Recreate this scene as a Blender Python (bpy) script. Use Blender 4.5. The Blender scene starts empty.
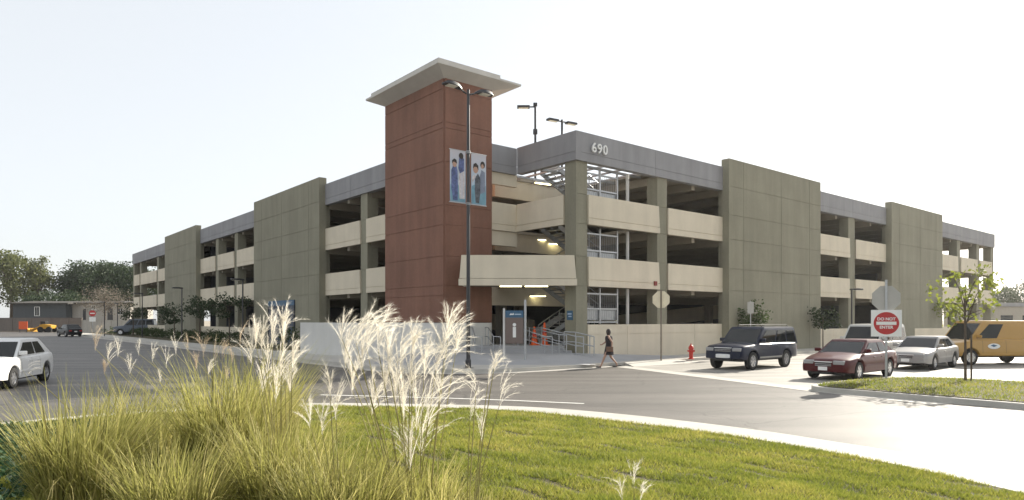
import bpy, bmesh, math, random
import numpy as np
from mathutils import Vector, Matrix
random.seed(7); rng = np.random.default_rng(7)
sc = bpy.context.scene
COL = sc.collection
PI = math.pi
F, HOR, CX, H = 680.0, 320.0, 512.0, 2.15
TH = math.radians(39.5)
DR = Vector((math.cos(TH), math.sin(TH))); DL = Vector((-math.sin(TH), math.cos(TH)))
C0 = Vector((3.2, 34.0))
def ab(a, b, z=0.0):
    p = C0 + DR*a + DL*b
    return Vector((p.x, p.y, z))
def smooth01(x):
    x = max(0.0, min(1.0, x)); return x*x*(3-2*x)

# ------------------------------------------------------------------ materials
def newmat(name):
    m = bpy.data.materials.new(name); m.use_nodes = True
    nt = m.node_tree; b = nt.nodes['Principled BSDF']
    return m, nt, b
def mat(name, col, rough=0.7, metal=0.0, var=0.10, scale=3.0, bump=0.0, bscale=60.0, spec=0.4, fine=0.0, fscale=80.0, streak=0.0, coat=0.0, emit=None, estr=1.0):
    m, nt, b = newmat(name)
    N, L = nt.nodes, nt.links
    b.inputs['Roughness'].default_value = rough
    b.inputs['Metallic'].default_value = metal
    b.inputs['Specular IOR Level'].default_value = spec
    b.inputs['Coat Weight'].default_value = coat
    b.inputs['Coat Roughness'].default_value = 0.05
    tc = N.new('ShaderNodeTexCoord')
    base = (*col, 1)
    cur = None
    def mulnoise(prev, sc_, amt, mp=None, detail=6):
        n = N.new('ShaderNodeTexNoise'); n.inputs['Scale'].default_value = sc_; n.inputs['Detail'].default_value = detail
        n.inputs['Roughness'].default_value = 0.62
        L.new((mp or tc).outputs[0 if mp else 'Object'], n.inputs['Vector'])
        r = N.new('ShaderNodeMapRange'); r.inputs['From Min'].default_value = 0.3; r.inputs['From Max'].default_value = 0.7
        r.inputs['To Min'].default_value = 1-amt; r.inputs['To Max'].default_value = 1+amt
        L.new(n.outputs['Fac'], r.inputs['Value'])
        mx = N.new('ShaderNodeMix'); mx.data_type = 'RGBA'; mx.blend_type = 'MULTIPLY'; mx.inputs['Factor'].default_value = 1
        if prev is None: mx.inputs[6].default_value = base
        else: L.new(prev, mx.inputs[6])
        L.new(r.outputs['Result'], mx.inputs[7])
        return mx.outputs[2]
    if var: cur = mulnoise(cur, scale, var)
    if fine: cur = mulnoise(cur, fscale, fine)
    if streak:
        mp = N.new('ShaderNodeMapping'); mp.inputs['Scale'].default_value = (0.9, 0.9, 0.10)
        L.new(tc.outputs['Object'], mp.inputs['Vector'])
        cur = mulnoise(cur, 1.6, streak, mp)
    if cur is None: b.inputs['Base Color'].default_value = base
    else: L.new(cur, b.inputs['Base Color'])
    if bump:
        n = N.new('ShaderNodeTexNoise'); n.inputs['Scale'].default_value = bscale; n.inputs['Detail'].default_value = 5
        L.new(tc.outputs['Object'], n.inputs['Vector'])
        bp = N.new('ShaderNodeBump'); bp.inputs['Strength'].default_value = bump; bp.inputs['Distance'].default_value = 0.02
        L.new(n.outputs['Fac'], bp.inputs['Height']); L.new(bp.outputs['Normal'], b.inputs['Normal'])
    if emit:
        b.inputs['Emission Color'].default_value = (*emit, 1); b.inputs['Emission Strength'].default_value = estr
    return m
def leafmat(name, c1, c2, trans=0.4, rough=0.6, mid=None):
    m, nt, b = newmat(name); N, L = nt.nodes, nt.links
    g = N.new('ShaderNodeNewGeometry'); cr = N.new('ShaderNodeValToRGB')
    cr.color_ramp.elements[0].color = (*c1, 1); cr.color_ramp.elements[1].color = (*c2, 1)
    if mid: e_ = cr.color_ramp.elements.new(0.5); e_.color = (*mid, 1)
    tc = N.new('ShaderNodeTexCoord'); n = N.new('ShaderNodeTexNoise'); n.inputs['Scale'].default_value = 1.1
    L.new(tc.outputs['Object'], n.inputs['Vector'])
    ma = N.new('ShaderNodeMath'); ma.operation = 'MULTIPLY_ADD'; ma.inputs[1].default_value = 0.55
    L.new(g.outputs['Random Per Island'], ma.inputs[0])
    r = N.new('ShaderNodeMapRange'); r.inputs['From Min'].default_value = 0.3; r.inputs['From Max'].default_value = 0.7; r.inputs['To Max'].default_value = 0.45
    L.new(n.outputs['Fac'], r.inputs['Value']); L.new(r.outputs['Result'], ma.inputs[2])
    L.new(ma.outputs[0], cr.inputs['Fac']); L.new(cr.outputs['Color'], b.inputs['Base Color'])
    b.inputs['Roughness'].default_value = rough; b.inputs['Specular IOR Level'].default_value = 0.3
    t = N.new('ShaderNodeBsdfTranslucent'); L.new(cr.outputs['Color'], t.inputs['Color'])
    mx = N.new('ShaderNodeMixShader'); mx.inputs[0].default_value = trans
    L.new(b.outputs[0], mx.inputs[1]); L.new(t.outputs[0], mx.inputs[2])
    L.new(mx.outputs[0], N['Material Output'].inputs['Surface'])
    return m

M = {}
M['green'] = mat('panel_concrete', (0.245, 0.232, 0.172), 0.85, var=0.09, scale=0.35, fine=0.06, fscale=9, streak=0.11, bump=0.25, bscale=40)
M['beige'] = mat('spandrel_concrete', (0.65, 0.58, 0.455), 0.85, var=0.06, scale=0.6, fine=0.03, streak=0.06, bump=0.15, bscale=40)
M['grey'] = mat('parapet_concrete', (0.275, 0.273, 0.283), 0.8, var=0.07, scale=0.5, fine=0.04, streak=0.11, bump=0.15)
M['red'] = mat('tower_concrete', (0.222, 0.110, 0.076), 0.85, var=0.11, scale=0.35, fine=0.06, fscale=8, streak=0.14, bump=0.25)
M['slabgrey'] = mat('roof_slab', (0.56, 0.54, 0.50), 0.8, var=0.05, scale=0.8, streak=0.05)
M['white_wall'] = mat('white_wall', (0.61, 0.60, 0.57), 0.85, var=0.04, scale=0.7, streak=0.05, bump=0.1)
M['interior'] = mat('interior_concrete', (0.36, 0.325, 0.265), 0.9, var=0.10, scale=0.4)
M['inner_shade'] = mat('inner_wall_shade', (0.10, 0.11, 0.14), 0.9, var=0.1)  # deck shade put into the wall colour
M['floor'] = mat('floor_concrete', (0.28, 0.27, 0.25), 0.85, var=0.12, scale=0.4)
M['asphalt'] = mat('asphalt', (0.112, 0.102, 0.092), 0.58, var=0.13, scale=0.35, fine=0.16, fscale=55, bump=0.5, bscale=90, spec=0.5)
M['ground'] = mat('ground', (0.30, 0.26, 0.20), 0.9, var=0.2, scale=0.05, fine=0.15, fscale=3)
M['drive'] = mat('driveway', (0.34, 0.32, 0.29), 0.6, var=0.08, scale=0.5, fine=0.08, fscale=45, bump=0.3, bscale=80, spec=0.5)
M['walk'] = mat('sidewalk', (0.46, 0.44, 0.40), 0.8, var=0.08, scale=0.8, fine=0.07, fscale=40, bump=0.2, bscale=70)
M['kerb'] = mat('kerb', (0.44, 0.42, 0.38), 0.8, var=0.10, scale=1.3, fine=0.07, fscale=40, bump=0.2)
M['plaza'] = mat('plaza', (0.36, 0.36, 0.37), 0.8, var=0.07, scale=1.0, fine=0.06, fscale=40)
M['paint'] = mat('road_paint', (0.75, 0.74, 0.70), 0.6, var=0.08, scale=6, fine=0.12, fscale=30)
M['soil'] = mat('soil', (0.075, 0.065, 0.032), 0.95, var=0.3, scale=1.2, fine=0.3, fscale=20, bump=0.8, bscale=25)
M['darkmetal'] = mat('dark_metal', (0.022, 0.022, 0.026), 0.45, metal=0.0, var=0, spec=0.6)
M['steel'] = mat('galvanised_steel', (0.42, 0.43, 0.44), 0.4, metal=0.7, var=0.08, scale=8)
M['signback'] = mat('sign_back', (0.42, 0.41, 0.38), 0.55, metal=0.2, var=0.06, scale=4)
M['white'] = mat('white_paint', (0.78, 0.78, 0.76), 0.5, var=0.03)
M['signred'] = mat('sign_red', (0.45, 0.03, 0.03), 0.45, var=0.04)
M['bell'] = mat('bell_red', (0.22, 0.03, 0.025), 0.5, var=0)
M['orange'] = mat('orange_plastic', (0.75, 0.11, 0.02), 0.5, var=0.05)
M['blue'] = mat('sign_blue', (0.045, 0.115, 0.20), 0.5, var=0.05)
M['navy'] = mat('navy_board', (0.022, 0.040, 0.075), 0.5, var=0.1)
M['brown'] = mat('brown_board', (0.165, 0.125, 0.11), 0.6, var=0.04)
M['lamp'] = mat('lamp_glow', (0.9, 0.85, 0.5), 0.5, var=0, emit=(1.0, 0.90, 0.50), estr=3)
M['lens'] = mat('lamp_lens', (0.75, 0.72, 0.62), 0.3, var=0)
M['glass'] = mat('car_glass', (0.012, 0.014, 0.015), 0.06, var=0, spec=0.35)
M['tyre'] = mat('tyre', (0.018, 0.018, 0.018), 0.8, var=0)
M['rim'] = mat('rim', (0.55, 0.55, 0.56), 0.25, metal=0.85, var=0)
M['chrome'] = mat('chrome', (0.75, 0.75, 0.76), 0.3, metal=0.7, var=0)
M['blackplastic'] = mat('black_plastic', (0.015, 0.015, 0.016), 0.5, var=0)
M['headlight'] = mat('headlight', (0.30, 0.30, 0.30), 0.12, var=0, spec=0.6)
M['taillight'] = mat('tail_light', (0.35, 0.01, 0.01), 0.15, var=0, coat=1)
M['amber'] = mat('amber_light', (0.7, 0.22, 0.02), 0.15, var=0)
M['bark'] = mat('bark', (0.10, 0.075, 0.055), 0.9, var=0.2, scale=8, bump=0.6)
M['hydrant'] = mat('hydrant_red', (0.50, 0.035, 0.025), 0.45, var=0.06)
M['yellow_machine'] = mat('machine_yellow', (0.55, 0.28, 0.02), 0.5, var=0.08)
def paint(name, col, metal=0.35):
    return mat(name, col, 0.40, metal=metal*0.3, var=0.03, scale=2, coat=0.2, spec=0.2)
M['leaf_young'] = leafmat('leaf_young', (0.10, 0.13, 0.025), (0.30, 0.33, 0.06), 0.5)
M['leaf_dark'] = leafmat('leaf_dark', (0.02, 0.035, 0.015), (0.05, 0.075, 0.03), 0.25)
M['leaf_eucalyptus'] = leafmat('leaf_eucalyptus', (0.06, 0.08, 0.03), (0.20, 0.21, 0.075), 0.4)
M['leaf_pine'] = leafmat('leaf_pine', (0.015, 0.035, 0.018), (0.07, 0.10, 0.04), 0.25)
M['leaf_shrub'] = leafmat('leaf_shrub', (0.025, 0.05, 0.015), (0.09, 0.12, 0.04), 0.3)
M['leaf_far'] = leafmat('leaf_far', (0.06, 0.08, 0.045), (0.12, 0.14, 0.08), 0.3)
M['twig'] = leafmat('twig', (0.13, 0.11, 0.09), (0.26, 0.23, 0.18), 0.3)
M['blade'] = leafmat('grass_blade', (0.085, 0.068, 0.025), (0.80, 0.67, 0.33), 0.5, mid=(0.38,0.375,0.105))
M['plume_tan'] = leafmat('plume_tan', (0.48, 0.37, 0.27), (0.78, 0.68, 0.52), 0.5, 0.7)
M['lawn'] = leafmat('lawn_blade', (0.10, 0.14, 0.022), (0.50, 0.43, 0.12), 0.5, mid=(0.262,0.287,0.047))
M['ivy'] = leafmat('ivy', (0.015, 0.045, 0.02), (0.05, 0.10, 0.04), 0.3)
M['plume'] = leafmat('plume', (0.76, 0.71, 0.60), (0.92, 0.89, 0.83), 0.55, 0.7)
M['stem'] = leafmat('plume_stem', (0.25, 0.24, 0.08), (0.42, 0.36, 0.16), 0.3)

def wear(m, crack=0.55, track_dir=None):
    nt = m.node_tree; N, L = nt.nodes, nt.links; b = N['Principled BSDF']
    src = b.inputs['Base Color'].links[0].from_socket
    tc = N.new('ShaderNodeTexCoord')
    nz = N.new('ShaderNodeTexNoise'); nz.inputs['Scale'].default_value = 0.9; nz.inputs['Detail'].default_value = 4; L.new(tc.outputs['Object'], nz.inputs['Vector'])
    vm = N.new('ShaderNodeVectorMath'); vm.operation = 'MULTIPLY_ADD'; vm.inputs[1].default_value = (1.2,1.2,0); L.new(nz.outputs['Color'], vm.inputs[0]); L.new(tc.outputs['Object'], vm.inputs[2])
    v = N.new('ShaderNodeTexVoronoi'); v.feature = 'DISTANCE_TO_EDGE'; v.inputs['Scale'].default_value = 0.16; L.new(vm.outputs[0], v.inputs['Vector'])
    r = N.new('ShaderNodeMapRange'); r.inputs['From Min'].default_value = 0.0; r.inputs['From Max'].default_value = 0.006; r.inputs['To Min'].default_value = crack; r.inputs['To Max'].default_value = 1.0; L.new(v.outputs['Distance'], r.inputs['Value'])
    # oil and tyre darkening, drawn out along the street
    mp = N.new('ShaderNodeMapping'); mp.inputs['Rotation'].default_value = (0,0,math.radians(-50)); mp.inputs['Scale'].default_value = (0.10,0.9,1); L.new(tc.outputs['Object'], mp.inputs['Vector'])
    n2 = N.new('ShaderNodeTexNoise'); n2.inputs['Scale'].default_value = 1.0; n2.inputs['Detail'].default_value = 5; L.new(mp.outputs[0], n2.inputs['Vector'])
    r2 = N.new('ShaderNodeMapRange'); r2.inputs['From Min'].default_value = 0.35; r2.inputs['From Max'].default_value = 0.65; r2.inputs['To Min'].default_value = 0.68; r2.inputs['To Max'].default_value = 1.16; L.new(n2.outputs['Fac'], r2.inputs['Value'])
    n3 = N.new('ShaderNodeTexNoise'); n3.inputs['Scale'].default_value = 0.7; n3.inputs['Detail'].default_value = 3; L.new(tc.outputs['Object'], n3.inputs['Vector'])
    r3 = N.new('ShaderNodeMapRange'); r3.inputs['From Min'].default_value = 0.66; r3.inputs['From Max'].default_value = 0.76; r3.inputs['To Min'].default_value = 1.0; r3.inputs['To Max'].default_value = 0.72; L.new(n3.outputs['Fac'], r3.inputs['Value'])
    cur = src
    for q in (r, r2, r3):
        mx = N.new('ShaderNodeMix'); mx.data_type = 'RGBA'; mx.blend_type = 'MULTIPLY'; mx.inputs['Factor'].default_value = 1
        L.new(cur, mx.inputs[6]); L.new(q.outputs['Result'], mx.inputs[7]); cur = mx.outputs[2]
    L.new(cur, b.inputs['Base Color'])
wear(M['asphalt']); wear(M['drive'], 0.7)

# ------------------------------------------------------------------ mesh helper
def tag(o, label=None, cat=None, group=None, kind=None):
    if label: o['label'] = label
    if cat: o['category'] = cat
    if group: o['group'] = group
    if kind: o['kind'] = kind
    return o
def empty(name, label, cat, loc=(0, 0, 0), rz=0, group=None):
    o = bpy.data.objects.new(name, None); COL.objects.link(o)
    o.location = loc; o.rotation_euler = (0, 0, rz); o.empty_display_size = 0.2
    return tag(o, label, cat, group)
class MB:
    def __init__(s): s.v = []; s.f = []; s.mi = []; s.cur = 0
    def poly(s, pts):
        n = len(s.v); s.v += [tuple(p) for p in pts]; s.f.append(tuple(range(n, n+len(pts)))); s.mi.append(s.cur); return s
    def add(s, vs, fs):
        n = len(s.v); s.v += [tuple(p) for p in vs]
        for f in fs: s.f.append(tuple(i+n for i in f)); s.mi.append(s.cur)
        return s
    def box(s, x0, x1, y0, y1, z0, z1):
        return s.add([(x0,y0,z0),(x1,y0,z0),(x1,y1,z0),(x0,y1,z0),(x0,y0,z1),(x1,y0,z1),(x1,y1,z1),(x0,y1,z1)],
                     [(0,3,2,1),(4,5,6,7),(0,1,5,4),(1,2,6,5),(2,3,7,6),(3,0,4,7)])
    def prism(s, pts, z0, z1):
        n = len(pts)
        return s.add([(p[0],p[1],z0) for p in pts]+[(p[0],p[1],z1) for p in pts],
                     [tuple(range(n))[::-1], tuple(range(n,2*n))]+[(i,(i+1)%n,n+(i+1)%n,n+i) for i in range(n)])
    def extr(s, pts, d):   # polygon of 3D points extruded by vector d
        n = len(pts); d = Vector(d)
        return s.add([Vector(p) for p in pts]+[Vector(p)+d for p in pts],
                     [tuple(range(n))[::-1], tuple(range(n,2*n))]+[(i,(i+1)%n,n+(i+1)%n,n+i) for i in range(n)])
    def tube(s, pts, r, n=8, cap=True):
        pts = [Vector(p) for p in pts]; k = len(pts)
        rs = r if isinstance(r, (list, tuple)) else [r]*k
        base = len(s.v); prev = None
        for i, p in enumerate(pts):
            t = (pts[min(i+1,k-1)]-pts[max(i-1,0)]).normalized()
            if prev is None:
                u = t.cross(Vector((0,0,1)))
                if u.length < 1e-3: u = t.cross(Vector((1,0,0)))
            else: u = prev - t*prev.dot(t)
            u.normalize(); prev = u; w = t.cross(u)
            for j in range(n):
                a = 2*PI*j/n; s.v.append(tuple(p+(u*math.cos(a)+w*math.sin(a))*rs[i]))
        for i in range(k-1):
            for j in range(n):
                a0 = base+i*n+j; a1 = base+i*n+(j+1)%n
                s.f.append((a0,a1,a1+n,a0+n)); s.mi.append(s.cur)
        if cap:
            s.f.append(tuple(range(base,base+n))[::-1]); s.mi.append(s.cur)
            s.f.append(tuple(range(base+(k-1)*n,base+k*n))); s.mi.append(s.cur)
        return s
    def lathe(s, prof, n=16, c=(0,0)):
        base = len(s.v); k = len(prof)
        for r, z in prof:
            for j in range(n):
                a = 2*PI*j/n; s.v.append((c[0]+r*math.cos(a), c[1]+r*math.sin(a), z))
        for i in range(k-1):
            for j in range(n):
                a0 = base+i*n+j; a1 = base+i*n+(j+1)%n
                s.f.append((a0,a1,a1+n,a0+n)); s.mi.append(s.cur)
        s.f.append(tuple(range(base,base+n))[::-1]); s.mi.append(s.cur)
        s.f.append(tuple(range(base+(k-1)*n,base+k*n))); s.mi.append(s.cur)
        return s
    def build(s, name, m, parent=None, smooth=None, bevel=0, recalc=True):
        me = bpy.data.meshes.new(name); me.from_pydata(s.v, [], s.f)
        ms = m if isinstance(m, (list, tuple)) else [m]
        for q in ms: me.materials.append(q)
        if len(ms) > 1: me.polygons.foreach_set('material_index', s.mi)
        if recalc:
            bm = bmesh.new(); bm.from_mesh(me); bmesh.ops.recalc_face_normals(bm, faces=bm.faces); bm.to_mesh(me); bm.free()
        if smooth is not None:
            me.polygons.foreach_set('use_smooth', [True]*len(me.polygons)); me.set_sharp_from_angle(angle=math.radians(smooth))
        me.update()
        o = bpy.data.objects.new(name, me); COL.objects.link(o)
        if parent: o.parent = parent
        if bevel:
            b = o.modifiers.new('bevel', 'BEVEL'); b.width = bevel; b.segments = 2; b.limit_method = 'ANGLE'
        return o
def npmesh(name, V, Fc, m, parent=None):
    """V (n,3); Fc (k,3 or 4)"""
    me = bpy.data.meshes.new(name); k, w = Fc.shape
    me.vertices.add(len(V)); me.vertices.foreach_set('co', V.astype(np.float32).ravel())
    me.loops.add(k*w); me.loops.foreach_set('vertex_index', Fc.astype(np.int32).ravel())
    me.polygons.add(k); me.polygons.foreach_set('loop_start', np.arange(0, k*w, w, dtype=np.int32))
    me.update(calc_edges=True); me.materials.append(m)
    o = bpy.data.objects.new(name, me); COL.objects.link(o)
    if parent: o.parent = parent
    return o
def copy_tree(o, parent=None):
    c = o.copy(); COL.objects.link(c); c.parent = parent
    for ch in o.children: copy_tree(ch, c)
    return c
def text(name, s, size, ext, m, parent, loc, rot, bold=0.0, align='CENTER'):
    cu = bpy.data.curves.new(name, 'FONT'); cu.body = s; cu.size = size; cu.extrude = ext; cu.offset = bold
    cu.align_x = align; cu.align_y = 'CENTER'
    t = bpy.data.objects.new('tmp', cu); COL.objects.link(t)
    bpy.context.view_layer.update()
    me = bpy.data.meshes.new_from_object(t.evaluated_get(bpy.context.evaluated_depsgraph_get()))
    bpy.data.objects.remove(t); bpy.data.curves.remove(cu)
    me.materials.clear(); me.materials.append(m)
    o = bpy.data.objects.new(name, me); COL.objects.link(o); o.parent = parent; o.location = loc; o.rotation_euler = rot
    return o

# ------------------------------------------------------------------ ground, street, kerbs
def sheet(name, pts, z, m, thick=0.0):
    mb = MB()
    if thick: mb.prism(pts, z-thick, z)
    else: mb.poly([(p[0], p[1], z) for p in pts])
    o = mb.build(name, m, recalc=True)
    if not thick:
        me = o.data
        if me.polygons[0].normal.z < 0: me.flip_normals()
    tag(o, kind='structure'); return o
R_ = 1500
sheet('ground', [(-R_,-R_),(R_,-R_),(R_,R_),(-R_,R_)], -0.02, M['ground'])
sheet('street', [(-14,-40),(60,-40),(75,30),(62,78),(30,62),(5,50),(-30,60),(-58,95),(-62,112),(-68,122.5),(-150,122.5),(-120,40),(-70,-40)], 0.0, M['asphalt'])
sheet('driveway', [(4.9,32.6),(5.3,31.4),(6.6,28.6),(8.2,24.5),(9.4,20.7),(12.2,15.6),(30,2),(60,2),(70,30),(62,76),(56,72),(9,34.4)], 0.004, M['drive'])
# concrete valley gutter across the driveway mouth
g1 = [(4.2,32.2),(5.2,30.0),(6.3,27.2),(7.6,24.0),(8.9,20.6),(10.6,17.2)]
mb = MB()
for i in range(len(g1)-1):
    (x0,y0),(x1,y1) = g1[i], g1[i+1]
    mb.poly([(x0,y0,0.008),(x1,y1,0.008),(x1+0.75,y1+0.25,0.008),(x0+0.75,y0+0.25,0.008)])
tag(mb.build('gutter', M['kerb']), kind='structure')
# sidewalk before the garage
walkp = [ab(-10.6,100),ab(-10.4,50),ab(-10.2,16),ab(-10.0,3.5)]
for k in range(7):
    an = PI + (PI/2)*k/6; walkp.append(ab(-4.8+5.2*math.cos(an), 1.4+4.1*math.sin(an)))
walkp += [ab(0,-2.7),ab(30,-2.7),ab(66,-2.7),ab(66,1.0),ab(-3,1.0),ab(-3,100)]
KH = 0.15
sw = MB().prism([(p.x,p.y) for p in walkp], -0.1, KH).build('sidewalk', M['walk'], bevel=0.02); tag(sw, kind='structure')
# kerb stones along its edge
def strip(name, line, w, z0, z1, m, side=1):
    mb = MB(); n = len(line); q = []
    for i in range(n):
        p = Vector(line[i][:2]); t = (Vector(line[min(i+1,n-1)][:2])-Vector(line[max(i-1,0)][:2])).normalized()
        nn = Vector((-t.y, t.x))*side; p = p-nn*(0.008 if side > 0 else -0.009); q.append((p, p+nn*w))
    for i in range(n-1):
        a, b = q[i]; c, d = q[i+1]
        vs = [(a.x,a.y,z0),(b.x,b.y,z0),(d.x,d.y,z0),(c.x,c.y,z0),(a.x,a.y,z1),(b.x,b.y,z1),(d.x,d.y,z1),(c.x,c.y,z1)]
        fs = [(4,5,6,7),(0,1,5,4),(2,3,7,6),(1,2,6,5),(3,0,4,7)]
        mb.add(vs, [fs[0], (1,2,6,5), (3,0,4,7)] + ([(0,1,5,4)] if i==0 else []) + ([(2,3,7,6)] if i==n-2 else []))
    return tag(mb.build(name, m), kind='structure')
line = [(p.x,p.y) for p in walkp[:13]]
strip('kerb', line, 0.18, -0.05, KH+0.004, M['kerb'], 1)
strip('gutter', line, 0.45, -0.05, 0.008, M['kerb'], -1)
# expansion joints of the sidewalk
mb = MB()
for a in np.arange(-3, 60, 1.5):
    p, q = ab(a,-2.5), ab(a,-0.05); d = DR*0.008
    mb.poly([(p.x-d.x,p.y-d.y,KH+0.004),(p.x+d.x,p.y+d.y,KH+0.004),(q.x+d.x,q.y+d.y,KH+0.004),(q.x-d.x,q.y-d.y,KH+0.004)])
for b in np.arange(4, 60, 1.5):
    p, q = ab(-10.1,b), ab(-8.2,b); d = DL*0.008
    mb.poly([(p.x-d.x,p.y-d.y,KH+0.004),(p.x+d.x,p.y+d.y,KH+0.004),(q.x+d.x,q.y+d.y,KH+0.004),(q.x-d.x,q.y-d.y,KH+0.004)])
tag(mb.build('sidewalk_joints', M['asphalt']), kind='structure')
# raised plaza sloping up to the steps and along the front wall
def plaza_h(X, Y):
    d = Vector((X,Y))-C0; a = d.dot(DR); b = d.dot(DL)
    f1 = smooth01((Y-29.9)/3.0)*smooth01((X+6.8)/2.2)*smooth01((3.9-X)/0.9)
    f2 = smooth01((b+2.6)/2.3)*max(0,min(1,(7.4-a)/7.4))*smooth01((X-1.5)/2.0)
    return 0.13+0.36*max(f1, f2)
mb = MB(); gx = np.linspace(-8.5,9.5,61); gy = np.linspace(28.6,39.5,45)
n0 = len(gx)
vs = [(x,y,plaza_h(x,y)) for y in gy for x in gx]
fs = [(j*n0+i,j*n0+i+1,(j+1)*n0+i+1,(j+1)*n0+i) for j in range(len(gy)-1) for i in range(n0-1)]
fs = [f for f in fs if max(vs[i][2] for i in f) > 0.152]
mb.add(vs, fs); tag(mb.build('plaza_paving', M['plaza'], smooth=60), kind='structure')

# planting bed along the left facade
sheet('planting_bed', [(p.x,p.y) for p in (ab(-7.8,20),ab(-7.8,98),ab(-4.5,98),ab(-4.5,20))], KH+0.03, M['soil'], 0.1)
# lawn mound the picture was taken from
inner = [(-13.5,3),(-13,7),(-11.8,10.2),(-9.75,12.75),(-7.6,14.6),(-4.94,15.75),(-1.63,15.5),(0.35,14.8),(1.89,13.6),(3.0,12.6),(3.85,11.7),(4.5,10.8),(5.05,9.9),(5.45,9.1),(5.75,8.3),(5.98,7.5),(6.2,5.5),(6.2,2),(5,-2),(1,-5),(-6,-6),(-11.5,-3)]
outer = [(-14.9,3),(-14.4,7.5),(-13.0,11.2),(-10.8,14.0),(-8.4,16.3),(-5.4,17.5),(-1.75,17.25),(0.6,16.7),(2.6,15.4),(3.9,14.2),(4.9,13.1),(5.6,12.1),(6.2,11.2),(6.6,10.3),(6.95,9.4),(7.2,8.3),(7.5,6),(7.5,2),(6,-3),(1.5,-6.4),(-6.5,-7.4),(-12.6,-4)]
def spline(pts, k=6):
    out = []; n = len(pts)
    for i in range(n):
        p0,p1,p2,p3 = [Vector(pts[(i+j-1)%n]) for j in range(4)]
        for j in range(k):
            t = j/k
            out.append(0.5*((2*p1)+(-p0+p2)*t+(2*p0-5*p1+4*p2-p3)*t*t+(-p0+3*p1-3*p2+p3)*t**3))
    return out
inn, out_ = spline(inner), spline(outer)
LC = Vector((-2.0, 4.0)); NI = len(inn)
innang = np.array([math.atan2(p.y-LC.y, p.x-LC.x) for p in inn]); innrad = np.array([(p-LC).length for p in inn])
order = np.argsort(innang); ia, ir = innang[order], innrad[order]
def lawn_s(x, y):
    dx, dy = x-LC.x, y-LC.y
    return np.hypot(dx,dy)/np.interp(np.arctan2(dy,dx), ia, ir, period=2*PI)
def lawn_z(x, y):
    s = np.clip(lawn_s(x,y),0,1); t = np.clip((1-s)/0.75,0,1); t = t*t*(3-2*t)
    bump = 0.018*np.sin(x*2.3+y*1.1)+0.014*np.sin(x*5.1-y*3.7)+0.012*np.sin(y*6.3+x*1.9)
    return 0.15+0.40*t+bump*np.clip((1-s)*6,0,1)
mb = MB(); rings = 40; vs = []; 
for r in range(rings):
    s = 1-r/rings
    for p in inn:
        q = LC+(p-LC)*s; vs.append((q.x,q.y,float(lawn_z(q.x,q.y))))
vs.append((LC.x,LC.y,float(lawn_z(LC.x+0.001,LC.y))))
fs = [(r*NI+i,r*NI+(i+1)%NI,(r+1)*NI+(i+1)%NI,(r+1)*NI+i) for r in range(rings-1) for i in range(NI)]
fs += [((rings-1)*NI+i,(rings-1)*NI+(i+1)%NI,rings*NI) for i in range(NI)]
mb.add(vs, fs); tag(mb.build('lawn_ground', M['soil'], smooth=60), kind='structure')
# kerb ring and gutter ring
mb = MB()
kin = [LC+(p-LC)*1.0 for p in inn]
for i in range(NI):
    a, b = inn[i], inn[(i+1)%NI]
    def off(p, q, i):
        t = (inn[(i+1)%NI]-inn[i-1]).normalized(); return p+Vector((t.y,-t.x))*q
    sgn = 0.17
    # outward normal points away from LC
    def on(i, q):
        t = (inn[(i+1)%NI]-inn[i-1]).normalized(); n = Vector((t.y,-t.x))
        if n.dot(inn[i]-LC) < 0: n = -n
        return inn[i]+n*q
    j = (i+1)%NI
    a0,b0,a1,b1 = on(i,-0.01),on(j,-0.01),on(i,0.17),on(j,0.17)
    mb.add([(a0.x,a0.y,0.155),(b0.x,b0.y,0.155),(b1.x,b1.y,0.155),(a1.x,a1.y,0.155),(a1.x,a1.y,-0.02),(b1.x,b1.y,-0.02),(a0.x,a0.y,0),(b0.x,b0.y,0)],
           [(0,1,2,3),(3,2,5,4),(0,6,7,1)])
tag(mb.build('kerb', M['kerb']), kind='structure')
mb = MB()
for i in range(NI):
    a, b, c, d = inn[i], inn[(i+1)%NI], out_[(i+1)%NI], out_[i]
    mb.poly([(a.x,a.y,0.008),(b.x,b.y,0.008),(c.x,c.y,0.008),(d.x,d.y,0.008)])
tag(mb.build('gutter', M['kerb']), kind='structure')
# white line on the street
def pline(name, pts, w, z):
    mb = MB()
    for (x0,y0),(x1,y1) in zip(pts, pts[1:]):
        t = Vector((x1-x0,y1-y0)).normalized()*w/2; n = Vector((-t.y,t.x))
        mb.poly([(x0+n.x,y0+n.y,z),(x1+n.x,y1+n.y,z),(x1-n.x,y1-n.y,z),(x0-n.x,y0-n.y,z)])
    return tag(mb.build(name, M['paint']), kind='structure')
pline('lane_marking', [(-5.5,19.5),(-2.0,18.75),(0,18.15),(1.85,17.45)], 0.12, 0.006)
# kerb ramp at the corner
rp = [ab(0.6,-2.6,0.156),ab(4.6,-2.6,0.156),ab(5.3,-3.75,0.011),ab(0.0,-3.75,0.011)]
tag(MB().extr([tuple(q) for q in rp],(0,0,-0.2)).build('kerb_ramp', M['walk']), kind='structure')
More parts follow.
